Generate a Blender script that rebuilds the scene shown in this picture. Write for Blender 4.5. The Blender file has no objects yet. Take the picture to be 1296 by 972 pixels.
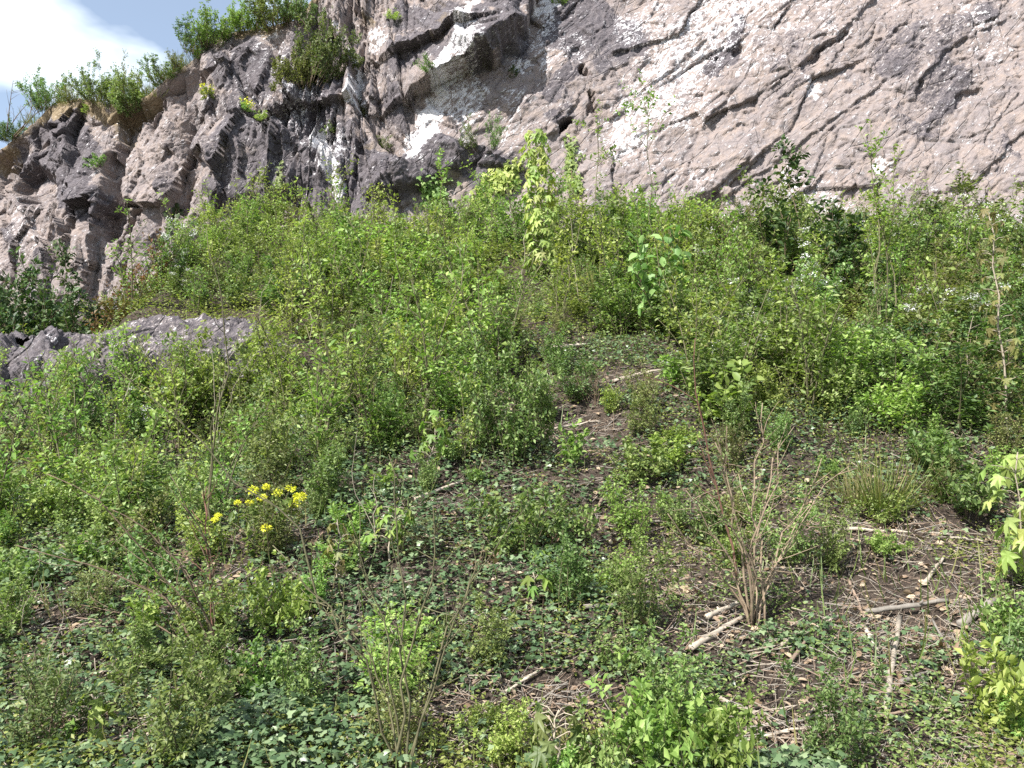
import bpy, math, random
import numpy as np
from mathutils import Vector

random.seed(7); RNG = np.random.default_rng(7)
SC = bpy.context.scene
COL = SC.collection

# ------------------------------------------------------------------ camera
CAM_H, PITCH, FPX = 1.6, 3.0, 1000.0          # FPX: focal length in photo pixels (1296 wide)
cam = bpy.data.cameras.new('camera'); cam.lens = 36.0 * FPX / 1296.0; cam.sensor_width = 36.0
cam.clip_start = 0.05; cam.clip_end = 2000
cam_o = bpy.data.objects.new('camera', cam); COL.objects.link(cam_o)
cam_o.location = (0, 0, CAM_H); cam_o.rotation_euler = (math.radians(90 + PITCH), 0, 0)
SC.camera = cam_o

# ------------------------------------------------------------------ sky and sun
SUN = Vector((-0.50, -0.56, 0.78)).normalized()      # direction towards the sun
sun_el = math.asin(SUN.z); sun_rot = math.atan2(SUN.x, SUN.y)
world = bpy.data.worlds.new('World'); SC.world = world; world.use_nodes = True
wn, wl = world.node_tree.nodes, world.node_tree.links
wn.clear()
w_out = wn.new('ShaderNodeOutputWorld'); w_bg = wn.new('ShaderNodeBackground')
sky = wn.new('ShaderNodeTexSky'); sky.sky_type = 'NISHITA'; sky.sun_disc = False
sky.sun_elevation = sun_el; sky.sun_rotation = sun_rot; sky.altitude = 200; sky.dust_density = 1.2
w_tc = wn.new('ShaderNodeTexCoord'); w_map = wn.new('ShaderNodeMapping')
w_map.inputs['Scale'].default_value = (1.0, 1.0, 2.2); w_map.inputs['Location'].default_value = (0.55, 0.1, 0.5)
w_noise = wn.new('ShaderNodeTexNoise'); w_noise.inputs['Scale'].default_value = 2.1
w_noise.inputs['Detail'].default_value = 6; w_noise.inputs['Roughness'].default_value = 0.52
w_ramp = wn.new('ShaderNodeValToRGB')
w_ramp.color_ramp.elements[0].color = (.14, .14, .14, 1); w_ramp.color_ramp.elements[0].position = 0.50; w_ramp.color_ramp.elements[1].position = 0.63
w_mix = wn.new('ShaderNodeMix'); w_mix.data_type = 'RGBA'
wl.new(w_tc.outputs['Generated'], w_map.inputs['Vector']); wl.new(w_map.outputs[0], w_noise.inputs['Vector'])
wl.new(w_noise.outputs['Fac'], w_ramp.inputs['Fac']); wl.new(w_ramp.outputs['Color'], w_mix.inputs['Factor'])
wl.new(sky.outputs['Color'], w_mix.inputs[6]); w_mix.inputs[7].default_value = (8.2, 8.9, 9.2, 1)
wl.new(w_mix.outputs[2], w_bg.inputs['Color']); w_bg.inputs['Strength'].default_value = 0.09
wl.new(w_bg.outputs[0], w_out.inputs['Surface'])
sl = bpy.data.lights.new('sun', 'SUN'); sl.energy = 5.0; sl.angle = math.radians(0.55); sl.color = (1.0, 0.96, 0.90)
sun_o = bpy.data.objects.new('sun', sl); COL.objects.link(sun_o)
sun_o.rotation_euler = (-SUN).to_track_quat('-Z', 'Y').to_euler(); sun_o.location = (-8, -4, 14)
SC.view_settings.view_transform = 'Standard'; SC.view_settings.look = 'None'
SC.view_settings.exposure = 1.15; SC.view_settings.gamma = 1.0; SC.view_settings.use_curve_mapping = False
SC.cycles.use_denoising = False; SC.cycles.max_bounces = 6; SC.cycles.diffuse_bounces = 2; SC.cycles.glossy_bounces = 2; SC.cycles.transmission_bounces = 3

# ------------------------------------------------------------------ numpy noise
def _hash(ix, iy, iz, seed):
    h = (ix.astype(np.int64) * 374761393 + iy.astype(np.int64) * 668265263 + iz.astype(np.int64) * 2147483647 + seed * 1274126177) & 0xffffffff
    h = ((h ^ (h >> 13)) * 1274126177) & 0xffffffff
    h = h ^ (h >> 16)
    return (h & 0xffff) / 65535.0
def vnoise(x, y, z=None, seed=0):
    x = np.asarray(x, float); y = np.asarray(y, float)
    z = np.zeros_like(x) if z is None else np.asarray(z, float)
    ix, iy, iz = np.floor(x), np.floor(y), np.floor(z)
    fx, fy, fz = x - ix, y - iy, z - iz
    fx = fx * fx * fx * (fx * (fx * 6 - 15) + 10); fy = fy * fy * fy * (fy * (fy * 6 - 15) + 10); fz = fz * fz * (3 - 2 * fz)
    def c(a, b, d): return _hash(ix + a, iy + b, iz + d, seed)
    def plane(d):
        return (c(0, 0, d) * (1 - fx) + c(1, 0, d) * fx) * (1 - fy) + (c(0, 1, d) * (1 - fx) + c(1, 1, d) * fx) * fy
    if not fz.any(): return plane(0) * 2 - 1
    return (plane(0) * (1 - fz) + plane(1) * fz) * 2 - 1
def fbm(x, y, z=None, octv=5, seed=0, gain=0.5, ridged=False):
    a, s, f, t = 1.0, 0.0, 1.0, 0.0
    for o in range(octv):
        n = vnoise(x * f + o * 7.3, y * f - o * 3.1, None if z is None else z * f, seed + o)
        if ridged: n = 1 - 2 * np.abs(n)
        s = s + a * n; t += a; a *= gain; f *= 2.03
    return s / t
def sstep(a, b, x):
    t = np.clip((np.asarray(x, float) - a) / (b - a), 0, 1); return t * t * (3 - 2 * t)

def facet(x, y, seed=0, tilt=1.0, crack=False):
    """piecewise planar noise: broken faces with sharp creases; crack=True also gives the closeness to a crease"""
    ix, iy = np.floor(x), np.floor(y); best = np.full(x.shape, 1e9); second = np.full(x.shape, 1e9); out = np.zeros(x.shape)
    z0 = np.zeros_like(ix)
    for a in (-1, 0, 1):
        for b in (-1, 0, 1):
            cx, cy = ix + a, iy + b
            jx = cx + _hash(cx, cy, z0, seed); jy = cy + _hash(cx, cy, z0, seed + 1)
            d = np.hypot(x - jx, y - jy); m = d < best
            h = (_hash(cx, cy, z0, seed + 2) - .5) + tilt * ((_hash(cx, cy, z0, seed + 3) - .5) * (x - jx) + (_hash(cx, cy, z0, seed + 4) - .5) * (y - jy)) * 2
            second = np.where(m, best, np.minimum(second, d)); best = np.where(m, d, best); out = np.where(m, h, out)
    return (out, 1 - sstep(0, .07, second - best)) if crack else out

# ------------------------------------------------------------------ view geometry (where things stand)
cp, sp = math.cos(math.radians(PITCH)), math.sin(math.radians(PITCH))
def ray(px, py):
    u, v = (px - 648) / FPX, (486 - py) / FPX
    return np.array([u, cp - v * sp, sp + v * cp])
def project(x, y, z):
    z = z - CAM_H
    d = y * cp + z * sp; v = -y * sp + z * cp
    return 648 + FPX * x / d, 486 - FPX * v / d, d

# ------------------------------------------------------------------ ground height
_GY = np.array([-60, 0, 2.4, 4, 5, 6, 7, 8, 9, 10, 11, 12, 13, 14, 15, 17, 30, 120.0])
_GZ = np.array([-.3, 0, 0, .2, .55, .95, 1.4, 1.87, 2.36, 2.86, 3.36, 3.86, 4.34, 4.8, 5.2, 5.6, 7.0, 12.0])
HOLLOWS = []
def ground_z(x, y, fine=True):
    x = np.asarray(x, float); y = np.asarray(y, float)
    z = np.interp(y, _GY, _GZ)
    shelf = sstep(9.15, 9.75, y + .25 * (x + 3.9)) * sstep(-5.6, -4.7, x + .10 * (y - 9.5))      # terrace above the outcrop
    front = .55 * sstep(-1.4, -3.0, x) * sstep(4.8, 7.8, y)
    gul = sstep(-4.4, -5.8, x) * sstep(8.0, 10.0, y) * (.5 + 1.0 * sstep(9, 13, y)) * (1 - .65 * sstep(15.5, 20, y))
    z = z - (1 - shelf) * (front + gul)
    z = z + 0.16 * vnoise(x * .55, y * .55, seed=3) * sstep(2.0, 4.5, y) + 0.07 * vnoise(x * 1.7, y * 1.7, seed=4)
    for (hx, hy, r, dep) in HOLLOWS:
        z = z - dep * np.exp(-((x - hx) ** 2 + (y - hy) ** 2) / (r * r))
    if fine: z = z + 0.025 * fbm(x * 5, y * 5, octv=3, seed=5)
    return z
def hit(px, py, ymax=16.0):
    r = ray(px, py); t = np.linspace(2.2, ymax, 900) / r[1]
    gx, gy, gz = r[0] * t, r[1] * t, CAM_H + r[2] * t
    below = np.nonzero(gz < ground_z(gx, gy, False))[0]
    i = below[0] if len(below) else len(t) - 1
    return float(gx[i]), float(gy[i])
for (px, py, r, dep) in ((735, 545, .42, .16), (1160, 790, .30, .07), (1205, 745, .25, .06), (850, 735, .3, .06)):
    hx, hy = hit(px, py); HOLLOWS.append((hx, hy, r, dep))

# ------------------------------------------------------------------ material helpers
def new_mat(name):
    m = bpy.data.materials.new(name); m.use_nodes = True; m.node_tree.nodes.clear()
    return m, m.node_tree.nodes, m.node_tree.links
def mixc(n, l, fac, a, b, blend='MIX'):
    x = n.new('ShaderNodeMix'); x.data_type = 'RGBA'; x.blend_type = blend
    for sock, val in ((x.inputs['Factor'], fac), (x.inputs[6], a), (x.inputs[7], b)):
        if hasattr(val, 'is_output'): l.new(val, sock)
        elif isinstance(val, (int, float)): sock.default_value = val
        else: sock.default_value = (*val, 1) if len(val) == 3 else val
    return x.outputs[2]
def ramp(n, l, fac, p0, p1, c0=(0, 0, 0), c1=(1, 1, 1)):
    r = n.new('ShaderNodeValToRGB'); e = r.color_ramp.elements
    e[0].position, e[1].position = p0, p1; e[0].color = (*c0, 1); e[1].color = (*c1, 1)
    l.new(fac, r.inputs['Fac']); return r.outputs['Color']
def noise(n, l, vec, scale, detail=4, rough=0.5, dist=0.0):
    t = n.new('ShaderNodeTexNoise'); t.inputs['Scale'].default_value = scale; t.inputs['Detail'].default_value = detail
    t.inputs['Roughness'].default_value = rough; t.inputs['Distortion'].default_value = dist
    if vec is not None: l.new(vec, t.inputs['Vector'])
    return t.outputs['Fac']
def attr(n, name):
    a = n.new('ShaderNodeAttribute'); a.attribute_name = name; return a.outputs['Fac']
def math2(n, l, op, a, b):
    m = n.new('ShaderNodeMath'); m.operation = op; m.use_clamp = False
    for s, v in ((m.inputs[0], a), (m.inputs[1], b)):
        if hasattr(v, 'is_output'): l.new(v, s)
        else: s.default_value = v
    return m.outputs[0]
def finish(m, n, l, color, rough=0.8, bump=None, bstr=0.3, bdist=0.02, spec=0.3):
    out = n.new('ShaderNodeOutputMaterial'); b = n.new('ShaderNodeBsdfPrincipled')
    if hasattr(color, 'is_output'): l.new(color, b.inputs['Base Color'])
    else: b.inputs['Base Color'].default_value = (*color, 1)
    if hasattr(rough, 'is_output'): l.new(rough, b.inputs['Roughness'])
    else: b.inputs['Roughness'].default_value = rough
    b.inputs['Specular IOR Level'].default_value = spec
    if bump is not None:
        bp = n.new('ShaderNodeBump'); bp.inputs['Strength'].default_value = bstr; bp.inputs['Distance'].default_value = bdist
        l.new(bump, bp.inputs['Height']); l.new(bp.outputs[0], b.inputs['Normal'])
    l.new(b.outputs[0], out.inputs['Surface']); return m

def rock_material():
    m, n, l = new_mat('cliff_rock')
    geo = n.new('ShaderNodeNewGeometry').outputs['Position']
    mp1 = n.new('ShaderNodeMapping'); mp1.inputs['Rotation'].default_value = (0, math.radians(47), 0); l.new(geo, mp1.inputs['Vector'])
    mp2 = n.new('ShaderNodeMapping'); mp2.inputs['Scale'].default_value = (.42, 1, 1); l.new(mp1.outputs[0], mp2.inputs['Vector']); bed = mp2.outputs[0]
    n1 = noise(n, l, geo, 2.4, 4, .68, .3); n2 = noise(n, l, bed, 10.0, 4, .75, .2); n3 = noise(n, l, bed, 32, 3, .8); n4 = noise(n, l, geo, 75, 2, .8)
    vo = n.new('ShaderNodeTexVoronoi'); vo.feature = 'DISTANCE_TO_EDGE'; vo.inputs['Scale'].default_value = 2.3; l.new(bed, vo.inputs['Vector'])
    crk = ramp(n, l, vo.outputs['Distance'], 0.0, .035)
    def dev(x, k): return math2(n, l, 'MULTIPLY', math2(n, l, 'SUBTRACT', x, .5), k)
    c = mixc(n, l, ramp(n, l, n1, .38, .62), (.300, .236, .202), (.205, .172, .168))
    c = mixc(n, l, ramp(n, l, n2, .45, .64), c, (.185, .165, .167))
    c = mixc(n, l, math2(n, l, 'MULTIPLY', ramp(n, l, n3, .52, .64), .5), c, (.385, .335, .305))
    c = mixc(n, l, math2(n, l, 'MULTIPLY', ramp(n, l, n4, .45, .33), .45), c, (.17, .15, .15))
    sp = math2(n, l, 'ADD', dev(n2, 2.2), math2(n, l, 'ADD', dev(n3, 1.7), dev(n4, .6)))
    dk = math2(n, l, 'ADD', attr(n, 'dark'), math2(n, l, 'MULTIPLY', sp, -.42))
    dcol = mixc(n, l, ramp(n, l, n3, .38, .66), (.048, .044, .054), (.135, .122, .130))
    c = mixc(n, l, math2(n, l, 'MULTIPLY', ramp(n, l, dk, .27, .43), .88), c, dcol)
    oc = math2(n, l, 'ADD', attr(n, 'earth'), dev(n1, 1.1))
    c = mixc(n, l, ramp(n, l, oc, .35, .7), c, mixc(n, l, ramp(n, l, n3, .4, .6), (.15, .115, .07), (.25, .195, .13)))
    wf = math2(n, l, 'ADD', attr(n, 'white'), sp)
    c = mixc(n, l, math2(n, l, 'MULTIPLY', ramp(n, l, wf, .34, .56), .95), c, (.66, .645, .66))
    hsum = math2(n, l, 'ADD', n2, math2(n, l, 'ADD', math2(n, l, 'MULTIPLY', n3, .55), math2(n, l, 'MULTIPLY', n4, .15)))
    hsum = math2(n, l, 'ADD', hsum, math2(n, l, 'MULTIPLY', crk, .55))
    return finish(m, n, l, c, .88, hsum, 1.0, .035, .2)

def leaf_material(name, cols, trans=.35, rough=.5, hue=.03, val=.25, tint=(1.12, 1.25, .60)):
    m, n, l = new_mat(name)
    a = attr(n, 'rnd')
    r = n.new('ShaderNodeValToRGB'); e = r.color_ramp.elements
    for i, cc in enumerate(cols):
        pos = i / max(1, len(cols) - 1)
        if i < 2: e[i].position = pos; el = e[i]
        else: el = e.new(pos)
        el.color = (*cc, 1)
    l.new(a, r.inputs['Fac'])
    oi = n.new('ShaderNodeObjectInfo').outputs['Random']
    hs = n.new('ShaderNodeHueSaturation'); hs.inputs['Saturation'].default_value = .98
    hv = n.new('ShaderNodeMapRange'); hv.inputs[3].default_value = .5 - hue; hv.inputs[4].default_value = .5 + hue
    l.new(oi, hv.inputs[0]); l.new(hv.outputs[0], hs.inputs['Hue'])
    vv = n.new('ShaderNodeMapRange'); vv.inputs[3].default_value = 1 - val; vv.inputs[4].default_value = 1 + val
    w = n.new('ShaderNodeMath'); w.operation = 'FRACT'
    l.new(math2(n, l, 'MULTIPLY', oi, 7.31), w.inputs[0]); l.new(w.outputs[0], vv.inputs[0]); l.new(vv.outputs[0], hs.inputs['Value'])
    l.new(r.outputs['Color'], hs.inputs['Color'])
    out = n.new('ShaderNodeOutputMaterial'); b = n.new('ShaderNodeBsdfPrincipled'); t = n.new('ShaderNodeBsdfTranslucent')
    b.inputs['Roughness'].default_value = rough; b.inputs['Specular IOR Level'].default_value = .35
    l.new(hs.outputs[0], b.inputs['Base Color'])
    l.new(mixc(n, l, 1.0, hs.outputs[0], tint, 'MULTIPLY'), t.inputs['Color'])
    ms = n.new('ShaderNodeMixShader'); ms.inputs[0].default_value = trans
    l.new(b.outputs[0], ms.inputs[1]); l.new(t.outputs[0], ms.inputs[2]); l.new(ms.outputs[0], out.inputs['Surface'])
    return m
def bark_material(name, c0, c1, scale=30):
    m, n, l = new_mat(name)
    geo = n.new('ShaderNodeNewGeometry').outputs['Position']
    oi = n.new('ShaderNodeObjectInfo').outputs['Random']
    c = mixc(n, l, ramp(n, l, noise(n, l, geo, scale, 6, .7), .3, .7), c0, c1)
    vv = n.new('ShaderNodeMapRange'); vv.inputs[3].default_value = .75; vv.inputs[4].default_value = 1.2; l.new(oi, vv.inputs[0])
    hs = n.new('ShaderNodeHueSaturation'); l.new(vv.outputs[0], hs.inputs['Value']); l.new(c, hs.inputs['Color'])
    return finish(m, n, l, hs.outputs[0], .85, noise(n, l, geo, scale * 3, 4, .7), .5, .004)

M = {}
M['rock'] = rock_material()
def ground_material():
    m, n, l = new_mat('slope_soil')
    geo = n.new('ShaderNodeNewGeometry').outputs['Position']
    c = mixc(n, l, ramp(n, l, noise(n, l, geo, 2.2, 4, .65), .38, .66), (.036, .027, .022), (.085, .065, .052))
    c = mixc(n, l, ramp(n, l, noise(n, l, geo, 40, 5, .7), .52, .68), c, (.15, .12, .095))
    c = mixc(n, l, ramp(n, l, noise(n, l, geo, 90, 3, .7), .62, .70), c, (.24, .205, .165))
    h = math2(n, l, 'ADD', noise(n, l, geo, 20, 4, .75), math2(n, l, 'MULTIPLY', noise(n, l, geo, 110, 3, .6), .3))
    return finish(m, n, l, c, .95, h, 1.0, .05, .15)
M['soil'] = ground_material()
M['green'] = leaf_material('leaf_green', [(.078, .130, .034), (.152, .232, .060), (.285, .365, .130)])
M['bright'] = leaf_material('leaf_bright', [(.132, .208, .042), (.222, .318, .068), (.350, .430, .130)], trans=.42)
M['dark'] = leaf_material('leaf_dark', [(.034, .066, .022), (.064, .112, .036), (.125, .180, .066)], trans=.25)
M['olive'] = leaf_material('leaf_olive', [(.085, .115, .036), (.145, .180, .056), (.235, .260, .100)])
M['rust'] = leaf_material('leaf_rust', [(.10, .07, .025), (.22, .125, .040), (.17, .17, .05)])
M['maple'] = leaf_material('leaf_maple', [(.15, .235, .040), (.21, .30, .060), (.29, .37, .10)], trans=.42)
M['maple_pale'] = leaf_material('leaf_maple_pale', [(.24, .32, .075), (.33, .41, .11), (.42, .49, .17)], trans=.42)
M['maple_bronze'] = leaf_material('leaf_maple_bronze', [(.14, .14, .045), (.19, .17, .06), (.22, .23, .075)], trans=.35)
M['ivy'] = leaf_material('leaf_ivy', [(.038, .066, .028), (.082, .130, .056), (.200, .250, .130)], trans=.15, rough=.36, hue=.01, val=.1)
M['grass'] = leaf_material('grass_blade', [(.10, .16, .035), (.14, .21, .05), (.26, .24, .09)], trans=.35)
M['drygrass'] = leaf_material('dry_grass_blade', [(.24, .20, .10), (.16, .17, .05), (.32, .27, .15)], trans=.3)
M['dead'] = leaf_material('leaf_dead', [(.13, .085, .05), (.24, .175, .115), (.40, .32, .22)], trans=.15, hue=.02)
M['yellow'] = leaf_material('petal_yellow', [(.72, .72, .03), (.78, .79, .05), (.84, .86, .12)], trans=.3, hue=.005, val=.05, tint=(1, 1, .8))
M['white'] = leaf_material('petal_white', [(.70, .70, .66), (.78, .78, .75), (.82, .82, .80)], trans=.3, hue=0, val=.03, tint=(1, 1, 1))
M['bark'] = bark_material('bark_brown', (.085, .06, .04), (.20, .145, .10))
M['bark_tan'] = bark_material('bark_tan', (.17, .125, .085), (.30, .235, .165))
M['bark_red'] = bark_material('bark_reddish', (.085, .042, .028), (.19, .10, .07))
M['bark_green'] = bark_material('bark_green', (.07, .065, .035), (.15, .14, .075))
M['bark_pale'] = bark_material('bark_pale', (.24, .20, .15), (.38, .33, .26))
M['stick'] = bark_material('dead_cane', (.24, .20, .155), (.46, .40, .33), 18)
M['stick_grey'] = bark_material('dead_grey_wood', (.15, .135, .115), (.28, .25, .22), 18)
M['stick_brown'] = bark_material('dead_brown_wood', (.14, .10, .075), (.27, .20, .15), 18)

# ------------------------------------------------------------------ mesh helpers
def mesh_np(name, V, F, mat, rnd=None, smooth=False, extra=None):
    V = np.ascontiguousarray(V, dtype=np.float32); F = np.ascontiguousarray(F, dtype=np.int32)
    me = bpy.data.meshes.new(name); k = F.shape[1]
    me.vertices.add(len(V)); me.vertices.foreach_set('co', V.ravel())
    me.loops.add(F.size); me.loops.foreach_set('vertex_index', F.ravel())
    me.polygons.add(len(F)); me.polygons.foreach_set('loop_start', np.arange(0, F.size, k, dtype=np.int32))
    me.polygons.foreach_set('loop_total', np.full(len(F), k, dtype=np.int32))
    if smooth: me.polygons.foreach_set('use_smooth', np.ones(len(F), dtype=bool))
    attrs = dict(extra or {})
    if rnd is not None: attrs['rnd'] = rnd
    for an, av in attrs.items():
        a = me.attributes.new(an, 'FLOAT', 'POINT'); a.data.foreach_set('value', np.ascontiguousarray(av, dtype=np.float32))
    me.materials.append(mat); me.update(calc_edges=True)
    return me
def obj(name, me, parent=None, loc=None, rot=None, kind=None, label=None, cat=None, group=None):
    o = bpy.data.objects.new(name, me); COL.objects.link(o)
    if parent is not None: o.parent = parent
    if loc is not None: o.location = loc
    if rot is not None: o.rotation_euler = rot
    if kind: o['kind'] = kind
    if label: o['label'] = label
    if cat: o['category'] = cat
    if group: o['group'] = group
    return o
def thing(name, label, cat, loc, rz=0.0, scale=1.0, group=None, tilt=(0, 0)):
    o = obj(name, None, None, loc, (tilt[0], tilt[1], rz), None, label, cat, group)
    o.scale = (scale,) * 3 if isinstance(scale, (int, float)) else scale
    o.empty_display_size = .1
    return o
def norm(a): return a / np.maximum(1e-9, np.linalg.norm(a, axis=-1, keepdims=True))
def frames(D, N):
    D = norm(D); S = norm(np.cross(D, N)); U = np.cross(S, D); return np.stack([D, S, U], axis=1)   # rows: along, side, up
def scatter(TV, TF, O, FR, L, rnd):
    """copies of a small template (along, side, up) at O with frames FR and sizes L (n,) or (n,3)"""
    n = len(O); L = np.asarray(L, float)
    if L.ndim == 1: L = np.repeat(L[:, None], 3, 1)
    P = TV[None] * L[:, None, :]
    V = np.einsum('nki,nij->nkj', P, FR) + O[:, None, :]
    F = TF[None] + (np.arange(n) * len(TV))[:, None, None]
    return V.reshape(-1, 3), F.reshape(-1, TF.shape[1]), np.repeat(rnd, len(TV))
class Acc:
    def __init__(s): s.V, s.F, s.R, s.n = [], [], [], 0
    def add(s, V, F, R=None):
        s.V.append(V); s.F.append(F + s.n); s.n += len(V); s.R.append(np.zeros(len(V)) if R is None else R)
    def mesh(s, name, mat, smooth=False):
        return mesh_np(name, np.concatenate(s.V), np.concatenate(s.F), mat, np.concatenate(s.R), smooth)
def tube(pts, rad, sides=5, wob=0.0, rng=None):
    pts = np.asarray(pts, float); k = len(pts); rad = np.broadcast_to(np.asarray(rad, float), (k,))
    T = np.gradient(pts, axis=0); T = norm(T)
    ref = np.where(np.abs(T[:, 2:3]) > .9, np.array([[1, 0, 0.]]), np.array([[0, 0, 1.]]))
    ref = np.repeat(ref[:1], k, 0)
    A = norm(np.cross(T, ref)); B = np.cross(T, A)
    th = np.linspace(0, 2 * math.pi, sides, endpoint=False)
    rr = rad[:, None] * (1 + (wob * (rng.random((k, sides)) - .5) if wob else 0))
    V = pts[:, None] + rr[..., None] * (np.cos(th)[None, :, None] * A[:, None] + np.sin(th)[None, :, None] * B[:, None])
    V = V.reshape(-1, 3); F = []
    for i in range(k - 1):
        for j in range(sides):
            a, b = i * sides + j, i * sides + (j + 1) % sides
            F += [(a, b, b + sides), (a, b + sides, a + sides)]
    V = np.vstack([V, pts[:1], pts[-1:]]); e0, e1 = len(V) - 2, len(V) - 1
    for j in range(sides):
        F += [(e0, (j + 1) % sides, j), (e1, (k - 1) * sides + j, (k - 1) * sides + (j + 1) % sides)]
    return V, np.array(F)

# leaf templates (along, side, up)
def tmpl(v, f): return np.array(v, float), np.array(f, int)
LEAF2 = tmpl([(0, 0, 0), (.5, .27, .10), (1, 0, -.06), (.5, -.27, .10)], [(0, 1, 2), (0, 2, 3)])
LEAF4 = tmpl([(0, 0, 0), (.30, .27, .07), (.68, .22, .06), (1, 0, -.10), (.68, -.22, .06), (.30, -.27, .07), (.45, 0, 0)],
             [(0, 6, 1), (1, 6, 2), (2, 6, 3), (3, 6, 4), (4, 6, 5), (5, 6, 0)])
IVY = tmpl([(0, 0, 0), (-.12, .30, .02), (.28, .50, -.04), (.42, .24, .03), (1.0, 0, -.10), (.42, -.24, .03), (.28, -.50, -.04), (-.12, -.30, .02), (.3, 0, .06)],
           [(8, 0, 1), (8, 1, 2), (8, 2, 3), (8, 3, 4), (8, 4, 5), (8, 5, 6), (8, 6, 7), (8, 7, 0)])
BLADE = tmpl([(0, .03, 0), (0, -.03, 0), (.4, .028, .12), (.4, -.028, .12), (.75, .018, .12), (.75, -.018, .12), (1, 0, .02)],
             [(0, 1, 3), (0, 3, 2), (2, 3, 5), (2, 5, 4), (4, 5, 6)])
def maple_template():
    out = []   # (angle from leaf axis, radius) of one half, then mirrored; five pointed lobes with teeth
    half = [(0, 1.0), (9, .78), (14, .80), (20, .46), (30, .52), (42, .92), (50, .70), (56, .66), (68, .38), (84, .50), (104, .66), (116, .42), (150, .22)]
    pts = [(a, r) for a, r in half] + [(-a, r) for a, r in half[:0:-1]]
    V = [(.0, 0, .05)]
    for a, r in pts:
        t = math.radians(a); x, y = r * math.cos(t), r * math.sin(t)
        V.append((x, y, -.30 * r * r + (.10 if r < .55 else 0) + .05 * math.cos(3 * t)))
    n = len(pts); F = [(0, 1 + i, 1 + (i + 1) % n) for i in range(n)]
    V = np.array(V) ; V[:, 0] += .2
    return V, np.array(F)
MAPLE = maple_template()

# ------------------------------------------------------------------ ground
def axis(lo, a, b, hi, fine, coarse):
    s = list(np.arange(a, b, fine)); g = []
    x, st = a, fine
    while x > lo: st = min(st * 1.25, coarse); x -= st; g.append(x)
    e, x, st = [], s[-1], fine
    while x < hi: st = min(st * 1.25, coarse); x += st; e.append(x)
    return np.array(g[::-1] + s + e)
gx = axis(-70, -8.5, 9.5, 70, .055, 6); gy = axis(-60, 2.6, 15.2, 90, .055, 6)
GX, GY = np.meshgrid(gx, gy); GZ = ground_z(GX, GY)
def grid_faces(nr, nc):
    i = np.arange(nr - 1)[:, None] * nc + np.arange(nc - 1)[None]
    return np.stack([i, i + 1, i + nc + 1, i + nc], -1).reshape(-1, 4)
gme = mesh_np('slope_ground', np.stack([GX, GY, GZ], -1).reshape(-1, 3), grid_faces(len(gy), len(gx)), M['soil'], smooth=True)
obj('ground', gme, kind='structure', label='brown soil slope rising to the foot of the cliff')

# ------------------------------------------------------------------ cliff
def cliff_foot(x):
    return np.interp(x, [-40, -18, -12, -7, -4.5, -2.5, 0, 4, 9, 14, 40], [33, 21.5, 18.6, 16.6, 15.7, 15.2, 15.0, 14.8, 14.0, 13.0, 8])
def cliff_lean(x): return np.interp(x, [-20, -8, -3, 2, 10, 20], [.22, .24, .30, .38, .46, .46])
def cliff_base(x, z): return cliff_foot(x) + cliff_lean(x) * (z - 4.5)
def on_cliff(px, py):
    """point of the undisplaced cliff on the line of sight through a photo pixel"""
    r = ray(px, py); lo, hi = 5.0, 60.0
    for _ in range(50):
        t = (lo + hi) / 2; x, y, z = r[0] * t, r[1] * t, CAM_H + r[2] * t
        if y < cliff_base(x, z): lo = t
        else: hi = t
    return np.array([x, y, z])
SKYL = [(-900, 330), (-500, 300), (-250, 250), (-60, 208), (0, 184), (35, 158), (62, 134), (100, 124), (150, 132), (185, 118), (210, 96), (240, 76), (262, 58), (300, 40), (335, 34), (375, 26), (400, -10), (450, -70), (520, -130), (620, -190)]
_sk = np.array([on_cliff(*p) for p in SKYL])
def cliff_top(x): return np.interp(x, np.append(_sk[:, 0], [3, 40]), np.append(_sk[:, 2], [16.5, 17.5]))
cxs = np.concatenate([np.arange(-40, -15.5, .5), np.arange(-15.5, 13.5, .028), np.arange(13.5, 40, .5)])
vv = np.linspace(0, 1, 380)
CX, CV = np.meshgrid(cxs, vv)
TOP = cliff_top(cxs); ZB = np.interp(cxs, [-15, -6, -2, 14], [.8, 1.2, 3.2, 3.2])
zmax_seen = np.minimum(TOP, 12.0)
CZ = np.where(CV < .9, ZB + (zmax_seen - ZB) * CV / .9, zmax_seen + (TOP - zmax_seen) * (CV - .9) / .1)
flat = (TOP - zmax_seen) < .01
CZ[:, flat] = (ZB + (TOP - ZB) * CV)[:, flat]
CY = cliff_base(CX, CZ)
PX, PY, _d = project(CX, CY, CZ)
WX = PX + 9 * fbm(CX * 1.6, CZ * 1.6, octv=5, seed=21, gain=.65) * 2.6; WY = PY + 9 * fbm(CX * 1.6, CZ * 1.6, octv=5, seed=31, gain=.65) * 2.6
def seg_dist(pts, X, Y):
    best = np.full(X.shape, 1e9); side = np.zeros(X.shape)
    for (x0, y0), (x1, y1) in zip(pts[:-1], pts[1:]):
        dx, dy = x1 - x0, y1 - y0; L2 = dx * dx + dy * dy + 1e-9
        t = np.clip(((X - x0) * dx + (Y - y0) * dy) / L2, 0, 1)
        d = np.hypot(X - x0 - t * dx, Y - y0 - t * dy); cr = dx * (Y - y0) - dy * (X - x0)
        m = d < best; best = np.where(m, d, best); side = np.where(m, cr, side)
    return best, side
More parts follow.
